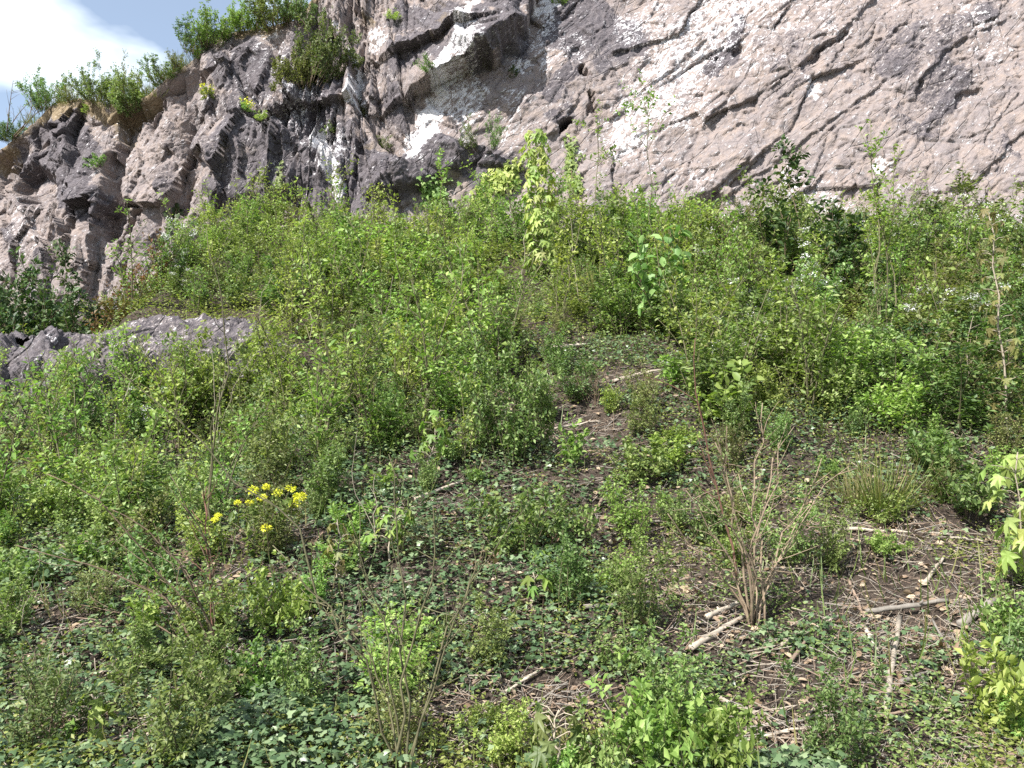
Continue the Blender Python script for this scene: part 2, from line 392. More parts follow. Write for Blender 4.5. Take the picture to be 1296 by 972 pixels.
def stroke(A, pts, r, w=1.0, X=None, Y=None, mode='max'):
    X = WX if X is None else X; Y = WY if Y is None else Y
    if len(pts) == 1: pts = [pts[0], (pts[0][0] + .1, pts[0][1])]
    xs, ys = [p[0] for p in pts], [p[1] for p in pts]; pad = r * 2.2
    m = (X > min(xs) - pad) & (X < max(xs) + pad) & (Y > min(ys) - pad) & (Y < max(ys) + pad)
    if not m.any(): return
    d, _ = seg_dist(pts, X[m], Y[m]); f = w * (1 - sstep(.55 * r, 1.3 * r, d))
    A[m] = np.maximum(A[m], f) if mode == 'max' else A[m] + f
def ledge(A, pts, amp, R):
    """rock stands proud by amp on the side left of the walking direction, fading over R pixels"""
    xs, ys = [p[0] for p in pts], [p[1] for p in pts]; pad = R * 3
    m = (PX > min(xs) - pad) & (PX < max(xs) + pad) & (PY > min(ys) - pad) & (PY < max(ys) + pad)
    jx = PX[m] + 3.5 * fbm(CX[m] * 3, CZ[m] * 3, octv=3, seed=41) * 2; jy = PY[m] + 3.5 * fbm(CX[m] * 3, CZ[m] * 3, octv=3, seed=51) * 2
    d, s = seg_dist(pts, jx, jy); sgn = np.where(s < 0, d, -d)
    A[m] += amp * sstep(-.8, 1.2, sgn) * np.exp(-(np.abs(sgn) / R) ** 1.5)

OUT = np.zeros(CX.shape)
mz = sstep(-5.5, -1.0, CX)                                # 0 = broken old rock at the far end, 1 = slab wall
ang = math.radians(47)
A_ = CX * math.cos(ang) + CZ * math.sin(ang); S_ = -CX * math.sin(ang) + CZ * math.cos(ang)
S_ = S_ + .35 * fbm(CX * .5, CZ * .5, octv=3, seed=61)
OUT += .42 * fbm(CX * .33, CZ * .33, octv=3, seed=62) * (1.25 - .5 * mz)
OUT += mz * .10 * fbm(A_ * .22, S_ * .9, octv=5, seed=63, gain=.55)
saw = (S_ * .62 + .5 * fbm(A_ * .35, S_ * .4, octv=3, seed=64)) % 1.0
OUT += mz * .03 * np.where(saw < .06, 1 - saw / .06, (saw - .06) / .94) ** 1.3 * (.4 + .6 * sstep(-.3, .4, vnoise(A_ * .4, S_ * .8, seed=65)))
saw2 = (S_ * 2.1 + 1.2 * fbm(A_ * .6, S_ * .6, octv=3, seed=66)) % 1.0
OUT += mz * .04 * np.where(saw2 < .1, 1 - saw2 / .1, (saw2 - .1) / .9)
# blocky broken rock: vertical pillars and ribs
fx_, fz_ = CX + .07 * fbm(CX * 2.3, CZ * 2.3, octv=4, seed=90, gain=.7), CZ + .07 * fbm(CX * 2.3, CZ * 2.3, octv=4, seed=91, gain=.65)
fa_, fs_ = mz * (fx_ * math.cos(ang) + fz_ * math.sin(ang)) + (1 - mz) * fz_, mz * (-fx_ * math.sin(ang) + fz_ * math.cos(ang)) + (1 - mz) * fx_
g1, k1 = facet(fa_ * .45, fs_ * .95, 92, 1.0, True); g2, k2 = facet(fa_ * 1.2, fs_ * 2.3, 97, 1.2, True); g3, k3 = facet(fa_ * 3.6, fs_ * 6.0, 102, 1.4, True); g4 = facet(fa_ * 9, fs_ * 13, 107, 1.4)
kk = sstep(-.25, .35, vnoise(CX * .9, CZ * .9, seed=112))
OUT += (1.5 - 1.0 * mz) * (.26 * g1 + .11 * g2)
OUT -= kk * (1 - .45 * mz) * (.12 * k1 * (1.3 - .7 * mz) + .06 * k2 + .02 * k3)
OUT += .012 * fbm(CX * 11, CZ * 11, octv=2, seed=69, gain=.7)
rough = sstep(1090, 1150, PX + .4 * PY) * sstep(-.3, .4, vnoise(CX * .8, CZ * .8, seed=70))
OUT += rough * .05 * fbm(CX * 6, CZ * 6, octv=3, seed=71, ridged=True)
# known features
for pts, amp, R in (
    ([(985, 105), (1035, 65), (1082, 25), (1110, -10)], .32, 50), ([(925, 248), (1000, 190), (1045, 160), (1095, 122)], .28, 42),
    ([(560, 108), (600, 95), (635, 78), (660, 50), (675, 10)], .85, 60), ([(430, 10), (445, 70), (446, 120), (470, 172), (492, 190)], -.55, 50),
    ([(865, 300), (905, 240), (950, 205)], .35, 35), ([(935, 245), (957, 262), (975, 300)], -.30, 26),
    ([(610, 192), (560, 176), (520, 192), (500, 215)], .50, 42), ([(395, 176), (350, 165), (310, 152), (270, 165)], .35, 55),
    ([(1120, 95), (1112, 60), (1125, 35)], -.35, 50), ([(1170, 95), (1215, 55), (1250, 35)], .25, 35), ([(1090, 190), (1140, 215), (1180, 260)], .2, 40),
    ([(895, 155), (915, 130), (925, 158)], .30, 16), ([(820, 110), (860, 80), (905, 45)], .2, 30), ([(700, 170), (716, 150), (722, 140)], .35, 18),
    ([(120, 330), (132, 270), (142, 215), (148, 160)], .42, 40), ([(165, 290), (158, 230), (165, 160), (205, 120)], -.45, 40),
    ([(220, 285), (236, 240), (252, 205), (256, 180)], -.55, 35), ([(96, 290), (97, 240), (90, 200)], .35, 25), ([(18, 300), (6, 250), (0, 205)], -.5, 25),
    ([(300, 70), (262, 110), (230, 135)], .3, 30), ([(345, 145), (395, 130), (440, 125)], .35, 30), ([(505, 65), (545, 62), (580, 55)], .45, 30),
    ([(740, 70), (742, 110), (748, 140)], .22, 25), ([(1285, 180), (1240, 225), (1200, 240)], -.3, 35)):
    ledge(OUT, pts, amp * (.28 if pts[0][0] > 690 else 1), R)
def dent(pts, r, amp):
    amp = amp * (.55 if pts[0][0] > 860 else 1)
    B = np.zeros(CX.shape); stroke(B, pts, r, 1.0, PX + .5 * (WX - PX), PY + .5 * (WY - PY)); OUT[...] += amp * B
dent([(36, 226), (50, 240)], 21, -.75); dent([(145, 205), (150, 245), (138, 300)], 9, -.6); dent([(98, 245), (97, 300)], 4, -.4)
dent([(250, 205), (240, 230), (228, 272)], 7, -.55); dent([(172, 275), (166, 290)], 7, -.6); dent([(78, 305)], 9, -.5); dent([(712, 160), (722, 150)], 5, -.6)
dent([(600, 60), (630, 40)], 30, .45); dent([(560, 205), (490, 225)], 26, .30); dent([(300, 220), (350, 205)], 50, .35)
dent([(1030, 75), (1062, 45)], 4, -.35); dent([(930, 70), (938, 66)], 6, -.3); dent([(738, 85), (742, 100)], 4, -.3); dent([(747, 120), (748, 142)], 4, -.3)
dent([(1213, 128), (1240, 118)], 7, -.25); dent([(1160, 120), (1165, 112)], 6, -.25); dent([(880, 268), (905, 255)], 12, -.45)
sx_ = np.gradient(OUT, axis=1) / np.gradient(cxs)[None]; sz_ = np.gradient(OUT, axis=0) / np.maximum(1e-3, np.gradient(CZ, axis=0)); steep = 1 / (1 + 1.2 * (sx_ ** 2 + sz_ ** 2))
OUT += steep * (1.5 - .6 * mz) * (.032 * g3 + .011 * g4)
edge_fade = 1 - .8 * sstep(.93, 1.0, CV)
CY2 = CY - OUT * edge_fade
# colour masks: white deposits, weathering and dark strokes, with one pale stroke for sunlit rock
WH, DK, EA = np.zeros(CX.shape), np.zeros(CX.shape), np.zeros(CX.shape)
for pts, r, w in (
    ([(449, 62), (448, 90), (447, 112), (456, 126)], 6, .75), ([(470, 38), (478, 60)], 12, .45), ([(430, 30)], 12, .5),
    ([(640, 0), (607, 20), (590, 48), (586, 82), (568, 102)], 10, .62), ([(556, 108), (548, 135), (538, 162), (522, 188)], 16, .72),
    ([(585, 112), (602, 132), (590, 150)], 14, .4), ([(655, 75), (648, 92)], 6, .5), ([(395, 172), (412, 210), (432, 242)], 7, .7), ([(412, 165), (420, 190)], 22, .30), ([(600, 60), (575, 120), (590, 170)], 14, .42), ([(395, 120), (370, 140)], 16, .3), ([(690, 40), (680, 70)], 18, .25), ([(830, 20), (800, 40)], 26, .28),
    ([(965, -20), (915, 25), (865, 65), (835, 110), (805, 160)], 42, .38), ([(940, 0), (880, 85), (860, 150)], 34, .22), ([(820, 170), (850, 210), (880, 240)], 30, .15),
    ([(700, -10), (692, 16)], 11, .6), ([(705, 58), (725, 62)], 18, .25), ([(1002, 10), (965, 50), (948, 95)], 22, .22), ([(1035, 0), (1052, 45)], 14, .25),
    ([(1026, 108)], 12, .6), ([(1110, 215)], 11, .5), ([(1040, 245), (1120, 290)], 16, .28), ([(30, 270), (45, 300)], 20, .18), ([(340, 55), (350, 90)], 22, .2),  # the far-left low stroke paints sunlit rock paler
    ([(318, 130), (370, 150)], 18, .15), ([(1230, 20), (1260, 60)], 24, .15), ([(730, 190)], 10, .35), ([(1000, 225), (940, 300)], 20, .2), ([(650, 130), (640, 160)], 14, .22)):
    stroke(WH, pts, r, w)
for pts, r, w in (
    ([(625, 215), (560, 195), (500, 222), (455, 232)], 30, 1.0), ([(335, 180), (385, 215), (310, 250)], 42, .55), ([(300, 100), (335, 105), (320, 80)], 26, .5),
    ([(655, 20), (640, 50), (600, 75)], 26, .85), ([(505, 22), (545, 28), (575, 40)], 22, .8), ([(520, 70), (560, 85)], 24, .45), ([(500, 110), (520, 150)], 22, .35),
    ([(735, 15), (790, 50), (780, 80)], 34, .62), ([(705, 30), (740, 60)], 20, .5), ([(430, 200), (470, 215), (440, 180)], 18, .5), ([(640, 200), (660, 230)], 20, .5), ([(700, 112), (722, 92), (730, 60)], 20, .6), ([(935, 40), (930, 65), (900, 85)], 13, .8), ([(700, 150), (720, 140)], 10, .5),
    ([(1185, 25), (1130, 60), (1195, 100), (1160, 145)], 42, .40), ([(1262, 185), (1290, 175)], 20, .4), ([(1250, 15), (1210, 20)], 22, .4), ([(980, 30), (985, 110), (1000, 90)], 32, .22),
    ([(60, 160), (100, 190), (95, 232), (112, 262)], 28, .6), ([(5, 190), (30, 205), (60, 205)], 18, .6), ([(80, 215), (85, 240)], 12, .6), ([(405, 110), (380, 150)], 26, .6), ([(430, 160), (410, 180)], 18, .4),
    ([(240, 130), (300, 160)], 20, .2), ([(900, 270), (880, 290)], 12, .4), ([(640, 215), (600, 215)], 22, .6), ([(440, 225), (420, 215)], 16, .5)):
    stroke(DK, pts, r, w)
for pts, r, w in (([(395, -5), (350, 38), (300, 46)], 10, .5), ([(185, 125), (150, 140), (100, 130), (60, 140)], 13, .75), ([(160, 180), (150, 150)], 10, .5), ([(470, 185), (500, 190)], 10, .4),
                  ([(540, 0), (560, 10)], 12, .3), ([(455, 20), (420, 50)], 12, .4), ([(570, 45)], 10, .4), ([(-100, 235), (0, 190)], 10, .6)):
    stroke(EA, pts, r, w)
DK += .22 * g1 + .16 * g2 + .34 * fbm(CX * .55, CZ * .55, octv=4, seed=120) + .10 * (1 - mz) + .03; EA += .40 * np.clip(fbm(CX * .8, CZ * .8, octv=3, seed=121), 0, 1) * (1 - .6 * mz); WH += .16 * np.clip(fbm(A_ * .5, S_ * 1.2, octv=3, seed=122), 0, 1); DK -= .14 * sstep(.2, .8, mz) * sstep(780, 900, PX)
EA += .45 * sstep(.96, 1.0, CV) * (CX < 2)
V = np.stack([CX, CY2, CZ], -1)
# the hill behind the cliff edge
back = []
for k in range(1, 13):
    dy = .35 * k ** 1.6; back.append(np.stack([cxs, CY2[-1] + dy, TOP + .10 * dy + .12 * vnoise(cxs * .8, cxs * 0 + dy, seed=80)], -1))
V = np.concatenate([V, np.stack(back)], 0)
ext = lambda A, v: np.concatenate([A, np.full((12, len(cxs)), v)], 0).ravel()
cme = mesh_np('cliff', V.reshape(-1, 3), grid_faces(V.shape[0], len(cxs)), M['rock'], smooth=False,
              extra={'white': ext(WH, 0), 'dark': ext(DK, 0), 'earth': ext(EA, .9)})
obj('cliff', cme, kind='structure', label='pinkish grey rock cliff with white streaks and slanting slabs')
_RPROJ = project(CX, CY2, CZ)
def rock_point(px, py, out=0.0):
    """point on the finished rock face seen at a photo pixel"""
    fx, fy, fd = _RPROJ
    d = np.abs(fx - px) + np.abs(fy - py); i = np.unravel_index(np.argmin(d + fd * .02), d.shape)
    return np.array([CX[i], CY2[i] - out, CZ[i]])

# ------------------------------------------------------------------ rock outcrops on the slope
def outcrop(name, label, c, r, seed, rz=0.0, dark=0.0, white=None, nu=200, nv=120):
    th = np.linspace(-math.pi, math.pi, nu); ph = np.linspace(-1.2, 1.45, nv)
    T, P = np.meshgrid(th, ph)
    X, Y, Z = np.cos(P) * np.cos(T), np.cos(P) * np.sin(T), np.sin(P)
    e = .72; X, Y, Z = [np.sign(a) * np.abs(a) ** e for a in (X, Y, Z)]
    dn = .28 * fbm(X * 1.4 + seed, Y * 1.4, Z * 1.4, 4, seed) + .12 * fbm(X * 4 + seed, Y * 4, Z * 4, 4, seed + 5, .6, True) + .04 * fbm(X * 11, Y * 11 + seed, Z * 11, 4, seed + 9, .6, True)
    st = (Z * 2.2 + X * 1.4 + .6 * vnoise(X * 2, Y * 2, Z * 2, seed + 12)) % 1.0
    dn += .10 * np.where(st < .12, 1 - st / .12, (st - .12) / .88)
    k = 1 + dn
    V = np.stack([X * k * r[0], Y * k * r[1], Z * k * r[2]], -1).reshape(-1, 3)
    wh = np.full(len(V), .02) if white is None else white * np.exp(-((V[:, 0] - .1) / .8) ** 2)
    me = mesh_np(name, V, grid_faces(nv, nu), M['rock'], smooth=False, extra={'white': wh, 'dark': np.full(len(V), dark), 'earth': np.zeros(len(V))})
    return obj(name, me, None, c, (0, 0, rz), None, label, 'rock', 'rock outcrops at the edge of the gully')
outcrop('rock_outcrop', 'pinkish rock outcrop half hidden behind shoots, below the rust-tinged shrub', (-3.75, 9.58, 1.58), (1.45, .72, 1.05), 5, .22, .42, .04)
outcrop('rock_outcrop', 'gully rock outcrop under the dark bushes, coloured dark for shade', (-6.15, 10.1, 1.55), (.95, .8, 1.15), 9, -.2, 1.0)  # dark tint stands in for the shade lying on this rock

# ------------------------------------------------------------------ plants: shapes
def grow(rng, base, d0, length, k=7, bend=.25, up=.25, jitter=.12):
    """a stem: points from base along d0, bending towards the light"""
    p = np.array(base, float); d = np.array(d0, float); d /= np.linalg.norm(d); out = [p.copy()]
    side = rng.normal(0, 1, 3) * bend
    for i in range(k):
        d = d + side / k + np.array([0, 0, up / k]) + rng.normal(0, jitter, 3) / k ** .5 * .5; d /= np.linalg.norm(d)
        p = p + d * length / k; out.append(p.copy())
    return np.array(out)
def along(pts, t):
    i = np.clip(t * (len(pts) - 1), 0, len(pts) - 1.001); a = i.astype(int); f = (i - a)[:, None]
    return pts[a] * (1 - f) + pts[a + 1] * f, norm(pts[a + 1] - pts[a])
def leaves_on(acc, rng, pts, n, size, T, t0=.1, t1=1.0, spread=.9, droop=0.0, gap=.02, bias=1.0):
    t = t0 + (t1 - t0) * rng.random(n) ** bias; P, D = along(pts, t)
    R = rng.normal(0, 1, (n, 3)); R -= (R * D).sum(1)[:, None] * D; R = norm(R)
    dirn = norm(D * (1 - spread) + R * spread + np.array([0, 0, .15 - droop]))
    N = norm(np.array([0, 0, 1.0]) + rng.normal(0, .55, (n, 3)))
    sz = size * rng.uniform(.55, 1.25, n)
    acc.add(*scatter(*T, P + R * gap * rng.random((n, 1)), frames(dirn, N), sz, rng.random(n)))
def shrub_proto(seed, h=1.0, spread=.35, stems=7, twigs=9, leaves=14, size=.04, T=LEAF2, lean=.35, t0=.12, droop=0., bare=.0, blossoms=0, rad=.007):
    rng = np.random.default_rng(seed); S, Lf, B = Acc(), Acc(), Acc()
    for i in range(stems):
        a = 2 * math.pi * (i + rng.random()) / stems; q = math.sqrt(rng.random()); r0 = spread * .35 * q
        ln = lean * rng.uniform(.3, 1.2) * (.4 + q)
        d = (math.cos(a) * ln, math.sin(a) * ln, 1); hh = h * rng.uniform(.45, 1.08) * (1.1 - .25 * q)
        pts = grow(rng, (r0 * math.cos(a), r0 * math.sin(a), -.06), d, hh, 8, .35, .25)
        S.add(*tube(pts, np.linspace(rad, rad * .25, len(pts)), 4))
        if i % 4 == 1 and stems > 6: pts = pts * np.array([1, 1, 1.32])
        leaves_on(Lf, rng, pts, int(leaves * 1.6), size, T, t0, 1.0, .75, droop)
        for j in range(twigs):
            t = np.array([rng.uniform(max(.12, t0 * .8), .97)]); P, D = along(pts, t)
            aa = rng.uniform(0, 2 * math.pi); dd = D[0] * .5 + np.array([math.cos(aa), math.sin(aa), .35 + .3 * rng.random()]) * .8
            tw = grow(rng, P[0], dd, h * rng.uniform(.14, .34) * (1.15 - .5 * t[0]), 4, .4, .2)
            S.add(*tube(tw, np.linspace(rad * .4, rad * .15, 5), 3))
            if rng.random() > bare: leaves_on(Lf, rng, tw, leaves, size, T, .1, 1.0, .8, droop)
            if blossoms and rng.random() < blossoms and t[0] > .35:
                c = tw[-1]; m = 26; o = rng.normal(0, 1, (m, 3)); o = norm(o) * rng.random((m, 1)) ** .4 * np.array([.055, .055, .035])
                B.add(*scatter(*LEAF2, c + o, frames(o + rng.normal(0, .02, (m, 3)), np.tile([0, 0, 1.], (m, 1)) + rng.normal(0, .3, (m, 3))), np.full(m, .028), rng.random(m)))
    return S, Lf, B
PROTO = {}
def proto(kind, variants, leafmat, barkmat, **kw):
    out = []
    for v in range(variants):
        S, Lf, B = shrub_proto(hash_seed(kind) + v * 17, **kw)
        out.append((S.mesh(kind + '_stems', M[barkmat]), Lf.mesh(kind + '_foliage', M[leafmat]), B.mesh(kind + '_blossoms', M['white']) if B.n else None))
    PROTO[kind] = out
def hash_seed(s): return sum(ord(c) * (i + 3) for i, c in enumerate(s)) % 9973
proto('leafy_green', 5, 'green', 'bark_green', h=1.0, spread=.45, stems=10, twigs=10, leaves=17, size=.054, lean=.26)
proto('bright', 4, 'bright', 'bark_green', h=1.0, spread=.45, stems=10, twigs=9, leaves=16, size=.056, lean=.24)
proto('dark', 3, 'dark', 'bark', h=1.0, spread=.6, stems=11, twigs=11, leaves=20, size=.062, lean=.5)
proto('olive', 4, 'olive', 'bark', h=1.0, spread=.5, stems=10, twigs=10, leaves=17, size=.044, lean=.3)
proto('rust', 2, 'rust', 'bark_red', h=1.0, spread=.5, stems=9, twigs=8, leaves=15, size=.06)
proto('blossom', 3, 'green', 'bark_green', h=1.0, spread=.5, stems=10, twigs=10, leaves=16, size=.052, lean=.28, blossoms=.2)
proto('wand', 5, 'bright', 'bark_green', h=1.0, spread=.10, stems=3, twigs=12, leaves=9, size=.040, lean=.10, t0=.15, rad=.008)
proto('bare', 4, 'olive', 'bark', h=1.0, spread=.35, stems=9, twigs=7, leaves=3, size=.024, lean=.55, t0=.3, bare=.45, rad=.008)
proto('broom', 2, 'olive', 'bark', h=1.0, spread=.9, stems=30, twigs=11, leaves=22, size=.060, lean=.9, rad=.006)
proto('round_small', 3, 'bright', 'bark_green', h=1.0, spread=.8, stems=13, twigs=7, leaves=9, size=.115, lean=.95, t0=.08)
proto('round_green', 3, 'green', 'bark', h=1.0, spread=.8, stems=13, twigs=7, leaves=10, size=.105, lean=.95, t0=.08)
proto('fine_green', 3, 'green', 'bark', h=1.0, spread=.9, stems=26, twigs=10, leaves=18, size=.055, lean=.75, rad=.008)
proto('fine_bright', 2, 'bright', 'bark', h=1.0, spread=.9, stems=26, twigs=10, leaves=18, size=.06, lean=.75, rad=.008)
proto('broadleaf', 3, 'bright', 'bark_green', h=1.0, spread=.35, stems=5, twigs=6, leaves=5, size=.11, T=LEAF4, lean=.25, t0=.25)
proto('broad_dark', 2, 'green', 'bark', h=1.0, spread=.35, stems=4, twigs=8, leaves=7, size=.12, T=LEAF4, lean=.3, t0=.2)

_used = set()
def plant(kind, name, label, cat, x, y, h, group=None, rng=random, z=None, wide=1.0, tilt=None, v=None):
    P = PROTO[kind]; v = rng.randrange(len(P)) if v is None else v % len(P); st, fo, bl = P[v]
    z = float(ground_z(x, y)) if z is None else z
    tl = tilt or (rng.uniform(-.08, .08), rng.uniform(-.08, .08))
    o = thing(name, label, cat, (x, y, z), rng.uniform(0, 6.28), (h * wide, h * wide, h), group, tl)
    obj('stems', st, o)
    f = obj('foliage', fo, o)
    if bl: obj('blossom', bl, o)
    return o
def plant_px(kind, name, label, cat, bx, by, hpx, group=None, wide=1.0, **k):
    x, y = hit(bx, by); return plant(kind, name, label, cat, x, y, hpx * y / FPX, group, wide=wide, **k)

# ------------------------------------------------------------------ thicket over the upper slope
TL_X = [-300, 0, 120, 300, 430, 560, 640, 700, 770, 860, 905, 1000, 1100, 1296, 1600]
TL_Y = [690, 690, 690, 665, 610, 560, 500, 440, 425, 440, 520, 560, 560, 570, 600]       # lower edge of the thicket in the photo
LANDMARKS = [('the tiered yellow-green maple', 680, 290), ('the broad-leaved bright sapling', 925, 480), ('the long grass tuft', 1110, 600), ('the yellow flowers', 335, 640),
    ('the pinkish outcrop', 230, 450), ('the shaded gully rock', 30, 480), ('the bronze-leaved maple', 1268, 430), ('the dark soil hollow', 725, 545), ('the ivy patch on dark rock', 560, 260),
    ('the dark glossy bush', 1010, 320), ('the dark bulging rock', 330, 290), ('the cave-like hollow', 60, 320), ('the twin tall shoots', 800, 360), ('the forked tall shoots', 1115, 360),
    ('the drooping maple seedling', 545, 560), ('the big-leaved dark sapling', 848, 350), ('the tall bare wand', 265, 560), ('the rust-tinged shrubs', 180, 360), ('the leafy upright shrub pair', 655, 500), ('the pale slab foot', 1200, 340), ('the open mid slope', 480, 420)]
LOOK = {'leafy_green': ['waist-high mid green leafy shrub', 'upright green shrub', 'loose mid green leafy shrub'], 'bright': ['yellow-green leafy shrub', 'light yellow-green upright shrub'], 'dark': ['dark green dense bush'],
        'olive': ['olive small-leaved shrub', 'dull olive twiggy shrub'], 'rust': ['rust-tinged leafy shrub'], 'blossom': ['green shrub dotted with white blossom'], 'wand': ['thin upright leafy shoot'],
        'bare': ['thin-leaved twiggy shrub'], 'round_small': ['low yellow-green bush'], 'round_green': ['low mid green bush']}
def zone_label(px, py, kind, h=None):
    nm, lx, ly = min(LANDMARKS, key=lambda q: math.hypot(px - q[1], 1.3 * (py - q[2])))
    dx, dy = px - lx, py - ly; far = math.hypot(dx, dy)
    if far < 22: rel = 'right beside'
    elif abs(dx) > 1.6 * abs(dy): rel = ('a little ' if far < 60 else 'well ') + ('left of' if dx < 0 else 'right of')
    elif abs(dy) > 1.6 * abs(dx): rel = ('just ' if far < 50 else 'some way ') + ('upslope of' if dy < 0 else 'downslope of')
    else: rel = ('close ' if far < 60 else '') + ('upslope' if dy < 0 else 'downslope') + ' and ' + ('left of' if dx < 0 else 'right of')
    look = LOOK[kind][0]
    if h is not None: look = ('tall ' if h > 1.1 else 'short ' if h < .72 else '') + look.replace('waist-high ', '')
    return look + ' ' + rel + ' ' + nm
rr = random.Random(11); spots = []
tries = 0
while tries < 9000 and len(spots) < 285:
    tries += 1
    x, y = rr.uniform(-9.5, 10.5), rr.uniform(5.2, 14.8)
    z = float(ground_z(x, y, False)); px, py, d = project(x, y, z)
    if not (-60 < px < 1360) or py > np.interp(px, TL_X, TL_Y) or y > float(cliff_foot(x)) - .55: continue
    if 690 < px < 860 and 400 < py < 470 and rr.random() < .5: continue
    if ((x + 3.95) / 1.15) ** 2 + ((y - 9.65) / .75) ** 2 < 1 or ((x + 6.35) / .9) ** 2 + ((y - 10.4) / .8) ** 2 < 1: continue
    if 60 < px < 380 and 420 < py < 640 and rr.random() < .45: continue
    if px < 95 and 500 < py < 680 and rr.random() < .75: continue
    md = .50 if y > 9 else .44
    if any((x - a) ** 2 + (y - b) ** 2 < md * md for a, b, *_ in spots): continue
    spots.append((x, y, px, py))
for x, y, px, py in spots:
    nz = float(vnoise(np.array([x * .55]), np.array([y * .55]), seed=200)[0]); u = rr.random()
    if px < 150 and y > 10.5: kind = 'dark' if u < .8 else 'leafy_green'  # dark leaves put the gully's shade into the colour
    elif 140 < px < 230 and py < 420: kind = 'rust' if u < .6 else 'blossom'
    elif px > 900 and py < 480: kind = 'blossom' if u < .42 else 'leafy_green' if u < .75 else 'dark' if u < .79 else 'olive'
    elif px > 880: kind = 'leafy_green' if u < .6 else 'olive' if u < .8 else 'bright'
    elif nz > .12: kind = 'bright' if u < .5 else 'leafy_green'
    elif nz < -.25: kind = 'olive' if u < .4 else 'leafy_green' if u < .75 else 'bright'
    else: kind = 'leafy_green' if u < .55 else 'bright' if u < .8 else 'olive'
    h = rr.uniform(.58, 1.08) * (1.08 if y > 11 else .88) * (.78 if px < 430 and y > 9.3 else 1)
    if px < 420 and py > 540: h *= .8
    if px < 400 and 420 < py < 660: h *= .42 if py < 590 or px < 110 else .6
    if 430 < px < 640 and y > 12: h *= .82
    if 630 < px < 740 and 320 < py < 430: h *= .42
    nm = {'dark': 'dense_bush', 'blossom': 'blossoming_shrub'}.get(kind, 'leafy_shrub')
    plant(kind, nm, zone_label(px, py, kind, h), 'shrub', x, y, h, 'shrubs of the thicket below the cliff', rr, wide=rr.uniform(.95, 1.5))
    if rr.random() < (.95 if px < 430 else .6):
        wx, wy = x + rr.uniform(-.25, .25), y + rr.uniform(-.25, .25); open_ = px < 400 and 420 < py < 660
        if open_ and rr.random() < .12: continue
        plant('wand', 'leafy_shoot', zone_label(px, py, 'wand'), 'shoot', wx, wy, rr.uniform(.8, 1.4) if open_ else rr.uniform(1.0, 1.75), 'thin shoots standing in the thicket', rr)


# ------------------------------------------------------------------ single plants one can point to
def maple(name, label, base, height, tiers, size, mat, top_lean=(0, 0), per=2, t0=.2, droop=.5, arm=.10, seed=1, group=None, bark='bark_pale', rad=.009, cat='sapling', z=None):
    rng = np.random.default_rng(seed); x, y = base; z = float(ground_z(x, y)) if z is None else z
    root = thing(name, label, cat, (x, y, z), 0, 1.0, group)
    k = 9; t = np.linspace(0, 1, k)
    pts = np.stack([top_lean[0] * t ** 1.5 + rng.normal(0, .012, k), top_lean[1] * t ** 1.5 + rng.normal(0, .012, k), -.05 + (height + .05) * t], 1); pts[0, :2] = 0
    S = Acc(); S.add(*tube(pts, np.linspace(rad, rad * .35, k), 6))
    lm = [mesh_np('maple_leaf', MAPLE[0] * np.array([1, w, d]), MAPLE[1], mat, np.full(len(MAPLE[0]), r)) for (w, d, r) in ((1, 1, .1), (.92, 1.7, .5), (1.05, 1.3, .9), (.85, 2.2, .35))]
    leaves = []
    for i in range(tiers):
        tt = t0 + (1 - t0) * (i + .5 * rng.random()) / tiers; P, D = along(pts, np.array([min(tt, .999)])); a0 = rng.uniform(0, 6.28)
        for j in range(per):
            a = a0 + 2 * math.pi * j / per + rng.normal(0, .35); L = arm * rng.uniform(.6, 1.4) * (1.15 - .4 * tt)
            dv = np.array([math.cos(a), math.sin(a), .35]); e = P[0] + dv * L; m = P[0] + dv * L * .5 + np.array([0, 0, .015])
            S.add(*tube(np.array([P[0], m, e]), [rad * .3, rad * .25, rad * .2], 4))
            leaves.append((e, a, rng))
    obj('stem', S.mesh('maple_stem', M[bark]), root)
    for e, a, _ in leaves:
        o = obj('leaf', lm[rng.integers(len(lm))], root, tuple(e), (rng.normal(0, .25), droop * rng.uniform(.5, 1.4), a + rng.normal(0, .3)))
        sc = .62 * size * rng.uniform(.6, 1.15); o.scale = (sc, sc, sc)
    return root
def px_base(bx, by): return hit(bx, by)
def mp(name, label, bx, by, ty, tiers, leafpx, mat, lean=0, **k):
    x, y = hit(bx, by); q = y / FPX
    return maple(name, label, (x, y), (by - ty) * q, tiers, leafpx * q, M[mat], (lean * q, 0), **k)
mp('maple_sapling', 'tall yellow-green maple sapling in dense leaf tiers against the cliff', 688, 352, 160, 26, 17, 'maple_pale', -10, per=7, t0=.05, droop=.8, arm=.17, seed=3)
mp('maple_sapling', 'slender bronze-leaved maple sapling with pale stem by the pale slab', 1276, 560, 258, 16, 17, 'maple_bronze', -14, per=4, t0=.15, droop=1.0, arm=.11, seed=4, rad=.012)
mp('maple_sapling', 'maple sapling with large pale lobed leaves cut off by the frame edge', 1300, 800, 580, 10, 38, 'maple_pale', -8, per=3, t0=.35, droop=.8, arm=.13, seed=5)
mp('maple_seedling', 'drooping yellow-green maple seedling left of the soil hollow', 545, 600, 522, 8, 18, 'maple', 6, per=4, t0=.3, droop=1.1, arm=.10, seed=6)
mp('maple_seedling', 'yellow-green maple seedling behind the bare forked shrub', 492, 715, 645, 5, 22, 'maple', 8, per=4, t0=.45, droop=.5, arm=.10, seed=7)
mp('maple_seedling', 'small bright maple seedling with one flat leaf above brown dead leaves', 684, 718, 694, 1, 34, 'bright', 0, per=3, t0=.7, droop=.25, arm=.04, seed=8)
mp('maple_seedling', 'small bright maple seedling beside a log end on open soil', 676, 772, 730, 2, 34, 'bright', 0, per=3, t0=.55, droop=.35, arm=.05, seed=9)
